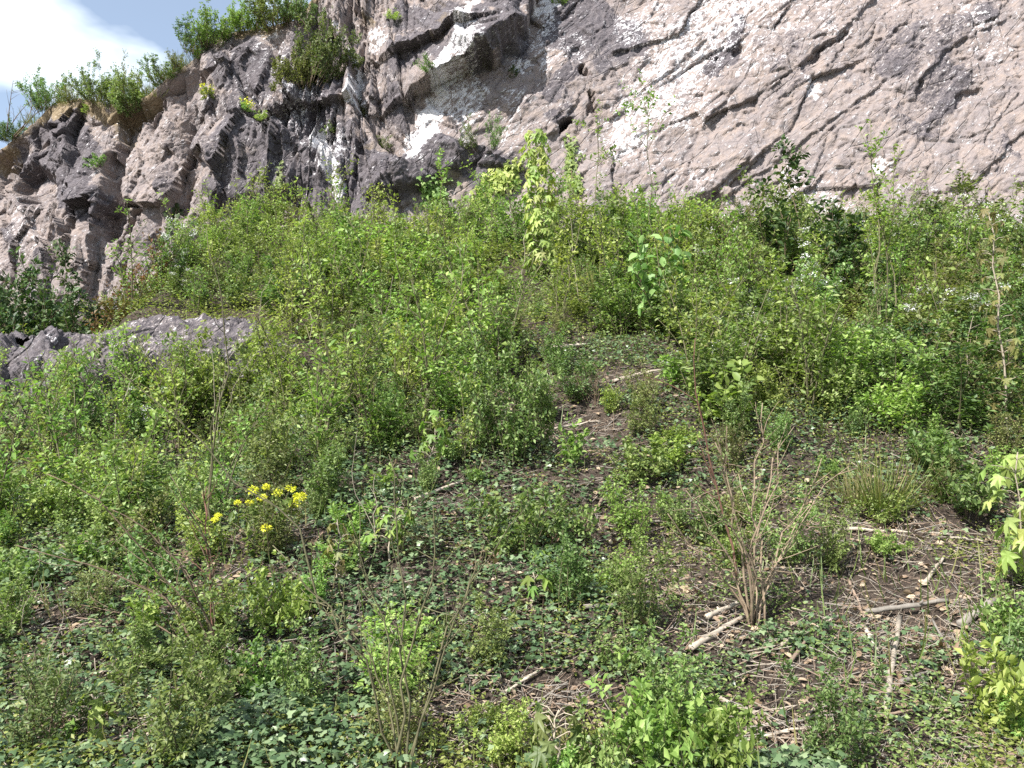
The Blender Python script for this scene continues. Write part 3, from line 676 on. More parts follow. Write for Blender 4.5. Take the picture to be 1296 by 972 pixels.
mp('maple_seedling', 'olive green maple seedling on bare soil, lowest at the frame corner', 116, 940, 880, 4, 34, 'bright', 0, per=3, t0=.35, droop=.5, arm=.07, seed=10)
mp('maple_seedling', 'dark drooping seedling at the bottom edge between bare stems and bush', 700, 990, 905, 4, 34, 'olive', 8, per=4, t0=.5, droop=1.0, arm=.10, seed=12)
mp('maple_seedling', 'bronze-leaved seedling left of the bare forked shrub', 424, 745, 660, 5, 20, 'maple_bronze', 4, per=3, t0=.35, droop=.9, arm=.06, seed=13)

plant_px('broadleaf', 'broadleaf_sapling', 'bright green broad-leaved sapling beside the tall reddish bare stem', 'sapling', 925, 548, 130, wide=.95)
plant_px('broadleaf', 'broadleaf_sapling', 'small bright broad-leaved sapling just left of the larger one', 'sapling', 893, 540, 75, wide=.9)
plant_px('broad_dark', 'broadleaf_sapling', 'dark big-leaved sapling on a thin trunk right of the twin tall shoots', 'sapling', 846, 420, 150, wide=.75)
plant_px('dark', 'dense_bush', 'tall dark glossy bush against the pale slab below the slanting crack', 'shrub', 1018, 376, 152, wide=1.0)
plant_px('leafy_green', 'dense_bush', 'bright upright bush half in front of the dark glossy bush', 'shrub', 980, 368, 135, wide=.85)
plant_px('dark', 'dense_bush', 'dark bush with a shaded gap right of the dark glossy bush', 'shrub', 1068, 388, 85, wide=1.1)
plant_px('leafy_green', 'leafy_shrub', 'upright leafy shrub standing over the left of the soil hollow', 'shrub', 648, 588, 150, wide=.8)
plant_px('leafy_green', 'leafy_shrub', 'narrow leafy shrub just above the soil hollow edge', 'shrub', 682, 570, 130, wide=.6)
plant_px('leafy_green', 'leafy_shrub', 'leafy shrub behind the drooping maple seedling', 'shrub', 610, 575, 120, wide=.7)
plant_px('round_green', 'round_bush', 'rounded olive-green bush below the soil hollow, over dead leaves', 'shrub', 655, 700, 100, wide=.85)
plant_px('round_green', 'round_bush', 'rounded green bush touching the olive bush over dead leaves', 'shrub', 712, 690, 78, wide=.75)
plant_px('round_small', 'round_bush', 'yellow-green leafy bush at the bottom edge left of the stick pile', 'shrub', 830, 985, 150, wide=.75)
plant_px('round_small', 'round_bush', 'yellow-green leafy bush crossing the bottom edge, lower of two', 'shrub', 905, 1000, 140, wide=.6)
plant_px('round_green', 'round_bush', 'green bush at the bottom edge below the dark drooping seedling', 'shrub', 755, 1000, 105, wide=.7)
plant_px('round_small', 'round_bush', 'bright leafy bush at the frame edge right of the log pile', 'shrub', 1290, 930, 160, wide=.7)
plant_px('round_green', 'round_bush', 'mid green bush at the frame edge under the large maple leaves', 'shrub', 1285, 815, 85, wide=.8)
plant_px('round_green', 'round_bush', 'low bush between the soil hollow and the right bare shrub', 'shrub', 818, 605, 60, wide=1.1)
plant_px('round_small', 'round_bush', 'low yellow-green bush on the slope left of the right bare shrub', 'shrub', 850, 590, 48, wide=1.2)
plant_px('round_green', 'round_bush', 'low bush at the foot of the long grass tuft', 'shrub', 1120, 660, 45, wide=1.2)
plant_px('round_green', 'round_bush', 'green bush between grass tuft and large maple leaves', 'shrub', 1222, 655, 85, wide=.9)
plant_px('round_green', 'round_bush', 'green bush right under the bronze-leaved maple sapling', 'shrub', 1180, 600, 70, wide=1.0)
plant_px('round_small', 'round_bush', 'bright bush below the crossing grey stick', 'shrub', 335, 885, 85, wide=.7)
plant_px('round_small', 'round_bush', 'bright bush behind the crossing grey stick', 'shrub', 352, 800, 95, wide=.65)
plant_px('round_small', 'round_bush', 'bright low bush at the left frame edge above bare soil', 'shrub', 22, 745, 62, wide=1.0)
plant_px('round_green', 'round_bush', 'green low bush left of the reddish-stemmed shrub', 'shrub', 190, 740, 70, wide=1.0)
plant_px('round_green', 'round_bush', 'green bush left of the low reddish stem foot', 'shrub', 118, 720, 66, wide=1.0)
plant_px('round_small', 'round_bush', 'small fresh green bush between crossing stick and bare forked shrub', 'shrub', 612, 930, 45, wide=.9)
plant_px('leafy_green', 'leafy_shrub', 'leafy shrub behind the yellow flowers', 'shrub', 345, 612, 110, wide=.9)
plant_px('olive', 'leafy_shrub', 'olive shrub upslope of the yellow flowers', 'shrub', 330, 590, 120, wide=1.0)
plant_px('leafy_green', 'leafy_shrub', 'leafy shrub right of the yellow flowers', 'shrub', 418, 640, 100, wide=1.0)
plant_px('bare', 'twiggy_shrub', 'small fan of bare brown twigs above the soil hollow', 'shrub', 752, 512, 92, wide=.8)
plant_px('bare', 'twiggy_shrub', 'twiggy shrub on the slope left of the drooping maple seedling', 'shrub', 470, 560, 120, wide=.7)
for bx, by, ty, lab in ((50, 600, 420, 'leafy shoot in front of the shaded gully rock'), (93, 640, 395, 'tallest leafy shoot left of the pinkish outcrop'), (130, 640, 480, 'short leafy shoot in front of the pinkish outcrop face'),
                        (940, 400, 235, 'leafy shoot left of the dark glossy bush'),
                        (905, 395, 250, 'leafy shoot before the shaded rock notch'), (1210, 470, 270, 'leafy shoot left of the bronze-leaved maple'), (1155, 430, 255, 'short leafy shoot right of the forked tall shoots'),
                        (440, 400, 240, 'leafy shoot before the dark smooth boulder'), (22, 700, 610, 'leafy shoot at the left frame edge'), (420, 330, 225, 'leafy shoot under the white lichen streak'), (590, 590, 440, 'leafy shoot left of the upright leafy shrubs')):
    plant_px('wand', 'leafy_shoot', lab, 'shoot', bx, by, by - ty, 'single tall shoots', wide=.75 if by - ty > 200 else .85)

def stems_thing(name, label, cat, bx, by, tips, r0, bark, leafmat=None, nleaf=0, lsize=.03, seed=0, twigs=3, sag=.0, depth=.25, group=None):
    """several stems from one foot, each reaching the place of its tip"""
    rng = np.random.default_rng(seed); x, y = hit(bx, by); z = float(ground_z(x, y)); root = thing(name, label, cat, (x, y, z), 0, 1, group)
    S2, Lf = [], Acc()
    for i, (tx, ty) in enumerate(tips):
        dy = rng.uniform(-depth, depth); r = ray(tx, ty); t = (y + dy) / r[1]
        tip = np.array([r[0] * t - x, dy, CAM_H + r[2] * t - z]); k = 10; u = np.linspace(0, 1, k)[:, None]
        b0 = np.array([rng.normal(0, .02), rng.normal(0, .02), -.05]); ln = np.linalg.norm(tip)
        mid = tip * .5 + np.array([-tip[0] * .18, 0, .12 * ln + sag * ln]); P = (1 - u) ** 2 * b0 + 2 * u * (1 - u) * mid + u * u * tip
        P += np.cumsum(rng.normal(0, .021 * ln, (k, 3)), 0) * np.sin(u * math.pi)
        A = Acc(); A.add(*tube(P, np.linspace(r0, r0 * .3, k) * rng.uniform(.75, 1.15), 5))
        if nleaf: leaves_on(Lf, rng, P, nleaf, lsize, LEAF2, .3, 1.0, .8)
        for j in range(twigs):
            tt = np.array([rng.uniform(.3, .9)]); p, d = along(P, tt); tw = grow(rng, p[0], d[0] + rng.normal(0, .6, 3), ln * rng.uniform(.12, .35) * (1.1 - .6 * tt[0]), 5, .4, .2)
            A.add(*tube(tw, np.linspace(r0 * .4, r0 * .15, 6), 4))
            if nleaf: leaves_on(Lf, rng, tw, max(2, nleaf // 2), lsize, LEAF2, .2, 1.0, .8)
        S2.append(A)
    for A in S2: obj('stem', A.mesh('bare_stem', M[bark]), root)
    if Lf.n: obj('foliage', Lf.mesh('sparse_foliage', M[leafmat]), root)
    return root
stems_thing('bare_shrub', 'bare forked shrub with thin grey-green stems fanning from the bottom edge', 'shrub', 508, 990,
            [(492, 575), (345, 690), (440, 650), (548, 640), (612, 690), (668, 640), (390, 745)], .0068, 'bark_green', 'olive', 8, .026, 21, 7)
stems_thing('bare_shrub', 'bare brown many-stemmed shrub fanning above the log pile', 'shrub', 955, 790,
            [(868, 620), (905, 560), (935, 600), (965, 510), (1005, 540), (1040, 580), (870, 690), (1025, 640), (895, 630), (1075, 590), (845, 650), (985, 560), (920, 540)], .0078, 'bark_tan', 'olive', 14, .026, 22, 8)
stems_thing('leafless_shrub', 'tall leafless reddish stem right of the soil hollow', 'shrub', 942, 770, [(880, 428)], .011, 'bark_red', None, 0, .03, 23, 5, depth=.1)
stems_thing('reddish_shrub', 'reddish-brown single-stemmed shrub left of the crossing grey stick', 'shrub', 273, 830, [(262, 615)], .009, 'bark_red', 'olive', 14, .03, 24, 14, depth=.05)
stems_thing('arching_shrub', 'thin green stems arching left over ivy from the reddish shrub foot', 'shrub', 280, 838, [(60, 600), (130, 640), (100, 765), (215, 600), (20, 690), (175, 690)], .007, 'bark', 'green', 22, .03, 34, 7, depth=.3)
stems_thing('bare_wand', 'tall straight bare wand rising left of the yellow flowers', 'shrub', 268, 690, [(261, 288), (285, 480)], .0075, 'bark_green', 'green', 5, .03, 25, 2)
stems_thing('arching_shrub', 'long dark thin stem leaning left across the shoots by the outcrop', 'shrub', 430, 800, [(108, 432)], .008, 'bark_green', 'green', 6, .03, 26, 4, sag=-.10, depth=.05)
stems_thing('dry_stalks', 'pale dry stalks standing below the bright seedling', 'stalk', 478, 700, [(452, 545), (475, 600)], .0045, 'bark_pale', None, 0, .03, 27, 1)
stems_thing('dry_stalks', 'pale slanting dry stalks before the pinkish outcrop', 'stalk', 270, 600, [(305, 415), (255, 425), (330, 440)], .0045, 'bark_pale', None, 0, .03, 28, 1)
stems_thing('dry_stalks', 'thin dry stalks at the lower left edge in ivy', 'stalk', 48, 860, [(50, 700), (80, 760)], .004, 'bark_pale', None, 0, .03, 29, 0)

for sd, (bx, by, tips, lab) in enumerate(((792, 425, [(763, 128)], 'thin tall shoot against pale rock, left of the twin'), (832, 425, [(812, 90)], 'thin tall shoot against pale rock, right of the twin'),
        (1113, 450, [(1102, 150), (1120, 250)], 'tall leafy shoot against the pale slab, left of the fork'), (1126, 452, [(1134, 178), (1112, 240)], 'tall leafy shoot against the pale slab, right of the fork'), (566, 330, [(557, 188)], 'thin shoot rising before the white streak'),
        (715, 420, [(745, 250), (700, 300)], 'thin shoot right of the tiered maple'), (512, 420, [(498, 262)], 'thin shoot before the dark boulder'), (372, 420, [(385, 262)], 'thin shoot above the outcrop right end'), (1045, 520, [(1050, 350)], 'thin shoot below the dark glossy bush'), (985, 470, [(972, 330)], 'thin shoot right of the broad-leaved bright sapling'))):
    stems_thing('leafy_shoot', lab, 'shoot', bx, by, tips, .010, 'bark_green', 'bright', 46, .055, 500 + sd, 9, sag=-.05, depth=.05)
for sd, (bx, by, tip, lab) in enumerate(((585, 430, (566, 305), 'pale dry stalk in the thicket left of the tiered maple'), (480, 470, (497, 350), 'pale dry stalk on the open mid slope'), (655, 400, (667, 290), 'pale dry stalk just left of the tiered maple'), (735, 400, (722, 275), 'pale dry stalk below the ivy strip'),
        (405, 520, (392, 395), 'pale dry stalk right of the outcrop'), (150, 610, (170, 470), 'pale dry stalk before the outcrop face'), (1030, 480, (1016, 380), 'pale dry stalk below the dark glossy bush'), (1215, 520, (1232, 400), 'pale dry stalk left of the bronze-leaved maple'), (605, 520, (590, 400), 'pale dry stalk above the upright leafy shrubs'), (330, 470, (345, 350), 'pale dry stalk above the outcrop'))):
    stems_thing('dry_stalk', lab, 'stalk', bx, by, [tip], .006, 'bark_pale', None, 0, .03, 540 + sd, 3, depth=.05)

def grass_tuft(name, label, x, y, z, n, length, seed, mat='grass', width=.55, group=None, lean=.8, normal=None):
    rng = np.random.default_rng(seed); a = rng.uniform(0, 6.28, n); q = rng.random(n) ** .7
    D = np.stack([np.cos(a) * q * lean, np.sin(a) * q * lean, np.ones(n)], 1)
    O = np.stack([np.cos(a) * q * width * .22, np.sin(a) * q * width * .22, np.full(n, -.02)], 1)
    N = np.stack([-np.cos(a), -np.sin(a), np.full(n, .3)], 1) + rng.normal(0, .3, (n, 3)); L = length * rng.uniform(.5, 1.1, n)
    V, F, R = scatter(*BLADE, O, frames(D, N), np.stack([L, np.full(n, .09 + length * .08), -L * rng.uniform(.2, 2.2, n)], 1), rng.random(n))
    root = thing(name, label, 'grass', (x, y, z), 0, 1, group); obj('blades', mesh_np(name, V, F, M[mat], R), root, kind='stuff'); return root
gx_, gy_ = hit(1112, 645); grass_tuft('grass_tuft', 'long green grass tuft fanning out right of the bare brown shrub', gx_, gy_, float(ground_z(gx_, gy_)), 150, .62, 31, lean=1.2)
gx_, gy_ = hit(1085, 640); grass_tuft('grass_tuft', 'shorter straw-coloured grass tuft beside the long green one', gx_, gy_, float(ground_z(gx_, gy_)), 120, .40, 32, 'drygrass')
gx_, gy_ = hit(760, 385); grass_tuft('grass_tuft', 'pale grass tuft upslope beside the twin tall shoots', gx_, gy_, float(ground_z(gx_, gy_)), 160, .7, 33, 'grass')

# yellow flowering plant
fx0, fy0 = hit(338, 705); fz0 = float(ground_z(fx0, fy0)); rng = np.random.default_rng(40)
yf = thing('yellow_flower_plant', 'plant with bright yellow flower heads among green leaves below the outcrop', 'flower', (fx0, fy0, fz0))
S, Lf = Acc(), Acc()
for (px, py, rp) in ((320, 620, 8), (337, 616, 6), (332, 630, 7), (351, 623, 7), (368, 618, 7), (379, 629, 9), (373, 637, 8), (316, 637, 6), (301, 636, 5), (276, 652, 5), (272, 658, 5), (337, 668, 7)):
    dy = rng.uniform(-.15, .15); r = ray(px, py); t = (fy0 + dy) / r[1]; tip = np.array([r[0] * t - fx0, dy, CAM_H + r[2] * t - fz0])
    u = np.linspace(0, 1, 7)[:, None]; P = (1 - u) ** 2 * np.array([rng.normal(0, .03), 0, -.04]) + 2 * u * (1 - u) * (tip * np.array([.35, .5, .7])) + u * u * tip
    S.add(*tube(P, np.linspace(.004, .002, 7), 4)); leaves_on(Lf, rng, P, 26, .06, LEAF2, .05, .85, .8)
    R = .74 * rp * fy0 / FPX; m = 90; o = norm(rng.normal(0, 1, (m, 3))) * rng.random((m, 1)) ** .3 * R * np.array([1, 1, .62])
    V, F, Q = scatter(*LEAF2, o, frames(o + rng.normal(0, R * .3, (m, 3)), np.tile([0, 0, 1.], (m, 1)) + rng.normal(0, .4, (m, 3))), np.full(m, R * .7), rng.random(m))
    obj('flower', mesh_np('yellow_flower', V, F, M['yellow'], Q), yf, tuple(tip))
obj('stems', S.mesh('flower_stems', M['bark_green']), yf); obj('foliage', Lf.mesh('flower_foliage', M['green']), yf)

for i, (px, yy, h, lab) in enumerate(((-20, 13.2, 2.1, 'dark bush at the left frame edge under the far cliff'), (28, 12.8, 1.9, 'dark bush above the shaded gully rock'), (66, 13.2, 2.05, 'dark bush left of the rust-tinged shrub in the gully'),
                                     (104, 12.9, 1.9, 'dark bush closest to the rust-tinged shrub'), (5, 12.0, 1.4, 'lower dark bush hiding the shaded gully rock top'), (128, 12.2, 1.3, 'low dark bush at the gully bend'))):
    xx = ray(px, 400)[0] * yy / ray(px, 400)[1]; plant('dark', 'dense_bush', lab, 'shrub', xx, yy, h, 'bushes in the gully darkened for its shade', random, wide=.75)  # dark leaf colour stands in for shade over these bushes
for i, (px, py, yy, h, k, lab) in enumerate(((150, 0, 11.6, 1.5, 'rust', 'rust-tinged shrub at the gully bend, taller'), (185, 0, 11.4, 1.25, 'rust', 'rust-tinged shrub right of the taller one'), (215, 0, 11.2, 1.0, 'blossom', 'white-dotted shrub beside the rust-tinged shrubs'), (165, 0, 10.9, .8, 'blossom', 'low white-dotted shrub below the rust-tinged shrubs'))):
    xx = ray(px, 400)[0] * yy / ray(px, 400)[1]; plant(k, 'leafy_shrub', lab, 'shrub', xx, yy, h, None, random, wide=.8)
for (px, yy, h, k, lab) in ((70, 8.3, 1.3, 'wand', 'thin shoot before the left end of the outcrop'), (160, 8.4, 1.2, 'wand', 'thin shoot before the outcrop face, left'), (200, 8.5, 1.25, 'wand', 'thin shoot before the outcrop middle'), (238, 8.4, 1.0, 'bright', 'yellow-green shrub before the outcrop middle'),
                            (300, 8.3, 1.0, 'leafy_green', 'green shrub before the right end of the outcrop'), (345, 8.5, 1.05, 'bright', 'yellow-green shrub at the right end of the outcrop'), (110, 8.2, .75, 'leafy_green', 'green shrub below the outcrop left end'), (180, 8.2, .7, 'blossom', 'white-dotted shrub below the outcrop'), (130, 8.7, 1.1, 'wand', 'thin shoot touching the outcrop left of its middle'), (222, 8.75, 1.2, 'wand', 'thin shoot touching the outcrop middle'), (262, 8.7, 1.05, 'leafy_green', 'green upright shrub touching the outcrop'), (320, 8.8, 1.15, 'wand', 'thin shoot touching the outcrop right end'), (95, 8.75, .95, 'leafy_green', 'green shrub touching the outcrop left end'), (165, 8.7, .9, 'bright', 'yellow-green shrub touching the outcrop left half'), (20, 8.0, .5, 'olive', 'olive shrub below the shaded gully rock')):
    xx = ray(px, 500)[0] * yy / ray(px, 500)[1]; plant(k, 'leafy_shoot' if k == 'wand' else 'leafy_shrub', lab, 'shoot' if k == 'wand' else 'shrub', xx, yy, h, None, random, wide=.9)
# ------------------------------------------------------------------ plants on and above the cliff
def cliff_plant(kind, name, label, px, py, hpx, wide=1.0, tilt=(.5, 0), out=.05, cat='shrub', v=None):
    p = rock_point(px, py, out); return plant(kind, name, label, cat, p[0], p[1], 1.15 * hpx * p[1] / FPX * (1.25 if kind == 'broom' else 1), None, random, z=float(p[2]), wide=wide, tilt=tilt, v=v)
random.seed(21)
cliff_plant('broom', 'cliff_bush', 'big olive broom bush clinging to the rock near the skyline', 398, 112, 68, .62, (.45, 0))
cliff_plant('broom', 'cliff_bush', 'lower olive bush merging under the big broom bush', 382, 116, 42, .8, (.5, -.2))
cliff_plant('fine_green', 'cliff_bush', 'green bush on the cliff edge over the dark crevice', 168, 142, 52, .72, (.25, 0))
cliff_plant('fine_green', 'cliff_bush', 'lower green bush hanging into the dark crevice', 176, 146, 38, .8, (.6, .2))
cliff_plant('fine_green', 'cliff_bush', 'feathery green shrub on the skyline above the cave-like hollow', 128, 128, 44, .9, (0, -.2))
cliff_plant('olive', 'cliff_bush', 'dark twiggy shrub sticking up against the sky beside the edge bush', 160, 124, 58, .5, (0, 0))
cliff_plant('fine_bright', 'cliff_bush', 'bright green shrub on the upper skyline, left of two', 272, 62, 50, .85, (.1, -.1))
cliff_plant('fine_green', 'cliff_bush', 'wispy shrub at the left foot of the upper skyline shrub', 250, 72, 42, .9, (.1, -.3))
cliff_plant('fine_green', 'cliff_bush', 'green bush at the top where skyline meets the cliff', 350, 38, 48, .95, (.1, 0))
cliff_plant('fine_bright', 'cliff_bush', 'thin green shrub between the two bright skyline shrubs', 312, 42, 42, .8, (.1, 0))
cliff_plant('fine_green', 'cliff_bush', 'green shrub beside the topmost skyline bush', 375, 32, 42, .9, (.2, .1))
cliff_plant('fine_green', 'cliff_bush', 'pale shrub low on the left skyline beside the small tree', 56, 140, 48, .7, (0, -.1))
cliff_plant('bare', 'skyline_tree', 'small thin branching tree on the left skyline against cloud', 22, 168, 85, .9, (0, -.6), cat='tree')
cliff_plant('fine_green', 'cliff_bush', 'small bush on the lowest left skyline', 12, 180, 26, 1.0, (0, 0))
cliff_plant('fine_green', 'cliff_bush', 'low green bush along the grassy skyline notch', 205, 104, 26, 1.3, (.2, 0))
cliff_plant('olive', 'cliff_bush', 'low olive bush in the grassy skyline notch', 225, 90, 24, 1.3, (.2, 0))
cliff_plant('olive', 'cliff_bush', 'low olive bush on the rounded left skyline', 90, 130, 24, 1.4, (.2, 0))
cliff_plant('round_green', 'cliff_tuft', 'small green tuft on grey rock right of the broom bush', 421, 170, 16, .9, (.7, 0))
cliff_plant('round_green', 'cliff_tuft', 'narrow green tuft above the white streak', 546, 98, 22, .6, (.7, 0))
cliff_plant('dark', 'cliff_tuft', 'dark green tuft under the dark overhanging boulder', 649, 99, 20, .8, (.7, 0))
cliff_plant('round_green', 'cliff_tuft', 'green tuft on the rock step near the far dark crevice', 127, 210, 16, 1.0, (.7, 0))
cliff_plant('round_small', 'cliff_tuft', 'small green tuft at the very top above the grey face', 708, 4, 14, 1.2, (.7, 0))
cliff_plant('olive', 'cliff_tuft', 'olive growth in the crack under the white streaked lichen', 462, 150, 34, .7, (.6, 0))
cliff_plant('olive', 'cliff_tuft', 'olive shrublet on top of the dark smooth boulder', 600, 192, 38, .8, (.5, 0))
cliff_plant('leafy_green', 'cliff_tuft', 'green shrublet right of the olive one on the dark smooth boulder', 622, 190, 36, .7, (.5, 0))
cliff_plant('olive', 'cliff_tuft', 'low olive growth along the ledge left of the dark boulder', 485, 192, 22, 1.3, (.5, 0))
cliff_plant('olive', 'cliff_tuft', 'olive growth on the upper ledge above the white stain', 420, 42, 24, 1.0, (.5, 0))
for i, (px, py, lab) in enumerate(((263, 120, 'yellow flowering cushion on the sunny rock edge'), (312, 140, 'pale yellow cushion on the ledge under the dark rock'), (336, 150, 'yellow-green cushion at the ledge end'),
                                   (247, 72, 'yellow flower clump in the skyline grass'), (112, 142, 'yellowish cushion under the left skyline turf'), (499, 26, 'tiny yellow cushion near the top of the cliff'))):
    p = rock_point(px, py, .04); o = cliff_plant('round_small', 'rock_cushion', lab, px, py, 12, 1.1, (.6, 0), .04, 'plant'); rng = np.random.default_rng(300 + i); m = 40
    if i in (0, 1, 3):
        q = norm(rng.normal(0, 1, (m, 3))) * np.array([.7, .7, .35]) * rng.random((m, 1)) ** .3 + np.array([0, 0, .75])
        V, F, R = scatter(*LEAF2, q, frames(rng.normal(0, 1, (m, 3)), np.tile([0, 0, 1.], (m, 1)) + rng.normal(0, .4, (m, 3))), np.full(m, .26), rng.random(m)); obj('flowers', mesh_np('cushion_flower', V, F, M['yellow'], R), o, kind='stuff')
edge = [(-20, 196), (20, 172), (45, 152), (66, 134), (85, 130), (102, 127), (120, 130), (140, 134), (186, 120), (195, 112), (203, 104), (212, 97), (222, 90), (232, 82), (242, 76), (252, 68), (285, 48), (325, 40)]
for i, (px, py) in enumerate(edge):
    p = rock_point(px, py + 2, .0)
    where = 'lowest left skyline' if px < 60 else 'rounded left skyline' if px < 150 else 'grassy skyline notch' if px < 245 else 'upper skyline among bright shrubs'
    for k in range(5):
        r = random.random; grass_tuft('turf_tuft', ('dry straw' if k in (1, 3) else 'green') + ' grass tuft on the ' + where, p[0] + (r() - .5) * .35, p[1] + .1 + r() * .5, p[2] - .02 + .06 * r(), 70, .30 + .16 * r(), 400 + i * 5 + k, 'drygrass' if k in (1, 3) else 'grass', .9, 'turf along the cliff edge', 1.0)

def creeper(name, label, pts, r, n, size, mat, seed, clump=.10):
    """ivy growing on the rock face along a line of photo points, leaves set on the rock itself"""
    rng = np.random.default_rng(seed); P = []
    for _ in range(n):
        t = rng.random() * (len(pts) - 1); i = int(t); f = t - i
        px = pts[i][0] * (1 - f) + pts[i + 1][0] * f + rng.normal(0, r); py = pts[i][1] * (1 - f) + pts[i + 1][1] * f + rng.normal(0, r * .8)
        P.append((px, py))
    P = np.array(P); fx, fy, fd = _RPROJ
    m = (fx > P[:, 0].min() - 8) & (fx < P[:, 0].max() + 8) & (fy > P[:, 1].min() - 8) & (fy < P[:, 1].max() + 8)
    bx, by = fx[m], fy[m]; W = np.stack([CX[m], CY2[m], CZ[m]], 1)
    idx = np.array([np.argmin(np.abs(bx - a) + np.abs(by - b)) for a, b in P]); O = W[idx] - np.array([0, 1, 0]) * (.02 + clump * rng.random((n, 1)))
    c = O.mean(0); D = np.stack([rng.normal(0, .5, n), np.full(n, -.3), rng.normal(-.7, .3, n)], 1); N = np.tile([0, -.8, .6], (n, 1)) + rng.normal(0, .35, (n, 3))
    V, F, R = scatter(*IVY, O - c, frames(D, N), size * rng.uniform(.6, 1.2, n), rng.random(n))
    root = thing(name, label, 'ivy', tuple(c)); obj('foliage', mesh_np('creeper_foliage', V, F, mat, R), root)
    S = Acc(); line = np.array([rock_point(a, b, .03) for a, b in pts]) - c; S.add(*tube(line, .012, 5)); obj('stems', S.mesh('creeper_stem', M['bark']), root)
creeper('ivy_creeper', 'narrow dark ivy strip hanging on the pale slab right of the maple', [(722, 178), (722, 205), (725, 232), (730, 240)], 4, 260, .09, M['green'], 51)
creeper('ivy_creeper', 'bright ivy climbing the dark rock left of the tiered maple', [(652, 212), (635, 228), (620, 240), (605, 262)], 8, 420, .12, M['bright'], 52)
creeper('ivy_creeper', 'bright ivy sprig on the dark smooth boulder', [(545, 228), (552, 245), (558, 262)], 9, 170, .11, M['bright'], 53)
creeper('ivy_creeper', 'dark ivy in the cleft of the brown far rock', [(224, 262), (222, 280), (220, 296)], 4, 120, .11, M['dark'], 54)
creeper('ivy_creeper', 'thin ivy line on the brown bulging rock', [(358, 205), (355, 225), (354, 236)], 2, 50, .08, M['olive'], 55)

# ------------------------------------------------------------------ low clumps on the open lower slope
BARE = [(730, 548, 66, 34), (800, 482, 60, 14), (1160, 785, 140, 66), (1135, 676, 92, 22), (1000, 860, 70, 34), (985, 930, 85, 44), (850, 745, 60, 26), (640, 722, 55, 16), (62, 792, 75, 22), (120, 935, 100, 32),
        (700, 890, 90, 36), (560, 900, 50, 30), (430, 500, 40, 16), (1215, 728, 50, 18), (780, 665, 50, 20), (905, 805, 75, 42), (290, 830, 40, 16), (1100, 860, 90, 36), (380, 690, 34, 20), (310, 900, 60, 22), (560, 640, 40, 14), (1230, 870, 60, 40)]
LOW_MARKS = [('the yellow flowers', 335, 690), ('the reddish single stem', 273, 800), ('the forked bare shrub foot', 505, 940), ('the crossing grey stick', 380, 870), ('the bottom left seedling', 116, 915), ('the left edge soil', 40, 790),
    ('the brown leaf drift', 620, 722), ('the small bright seedlings', 680, 750), ('the bottom middle sticks', 650, 870), ('the paired pale logs', 905, 800), ('the weathered upright log', 1130, 850), ('the level pale cane', 1130, 680),
    ('the stick pile', 980, 930), ('the long grass tuft', 1110, 610), ('the bare brown shrub', 955, 690), ('the dark soil hollow', 740, 560), ('the drooping maple seedling', 545, 580), ('the large maple leaves', 1280, 680), ('the grey log chunk', 1238, 785), ('the bottom bush', 850, 920)]
rl = random.Random(77); low = []; t_ = 0
KL = {'round_small': 'ankle-high yellow-green clump', 'round_green': 'ankle-high mid green clump', 'leafy_green': 'knee-high upright green sprig', 'bright': 'knee-high yellow-green sprig', 'olive': 'knee-high olive twiggy sprig', 'broadleaf': 'knee-high broad-leaved sprig'}
while t_ < 4000 and len(low) < 85:
    t_ += 1; x, y = rl.uniform(-5.5, 6.0), rl.uniform(3.1, 8.4); px, py, _ = project(x, y, float(ground_z(x, y, False)))
    if not (-30 < px < 1330) or py > 1000 or py < np.interp(px, TL_X, TL_Y) - 10: continue
    if any(np.hypot((px - a) / (c * .85), (py - b) / (d * .85)) < 1 for a, b, c, d in BARE) or any((x - a) ** 2 + (y - b) ** 2 < .30 ** 2 for a, b in low): continue
    low.append((x, y)); u = rl.random(); kind = 'round_green' if u < .16 else 'round_small' if u < .26 else 'leafy_green' if u < .58 else 'bright' if u < .76 else 'olive' if u < .93 else 'broadleaf'
    nm, lx, ly = min(LOW_MARKS, key=lambda q: math.hypot(px - q[1], py - q[2])); dx, dy = px - lx, py - ly; far = math.hypot(dx, dy)
    rel = 'right beside' if far < 18 else (('a little ' if far < 55 else 'well ') + ('left of' if dx < 0 else 'right of')) if abs(dx) > 1.6 * abs(dy) else (('just ' if far < 50 else 'some way ') + ('above' if dy < 0 else 'below')) if abs(dy) > 1.6 * abs(dx) else ('above and ' if dy < 0 else 'below and ') + ('left of' if dx < 0 else 'right of')
    h = rl.uniform(.14, .28) if kind.startswith('round') else rl.uniform(.28, .55)
    plant(kind, 'low_plant', KL[kind] + ' ' + rel + ' ' + nm, 'plant', x, y, h, 'low plants on the open lower slope', rl, wide=rl.uniform(.8, 1.2))

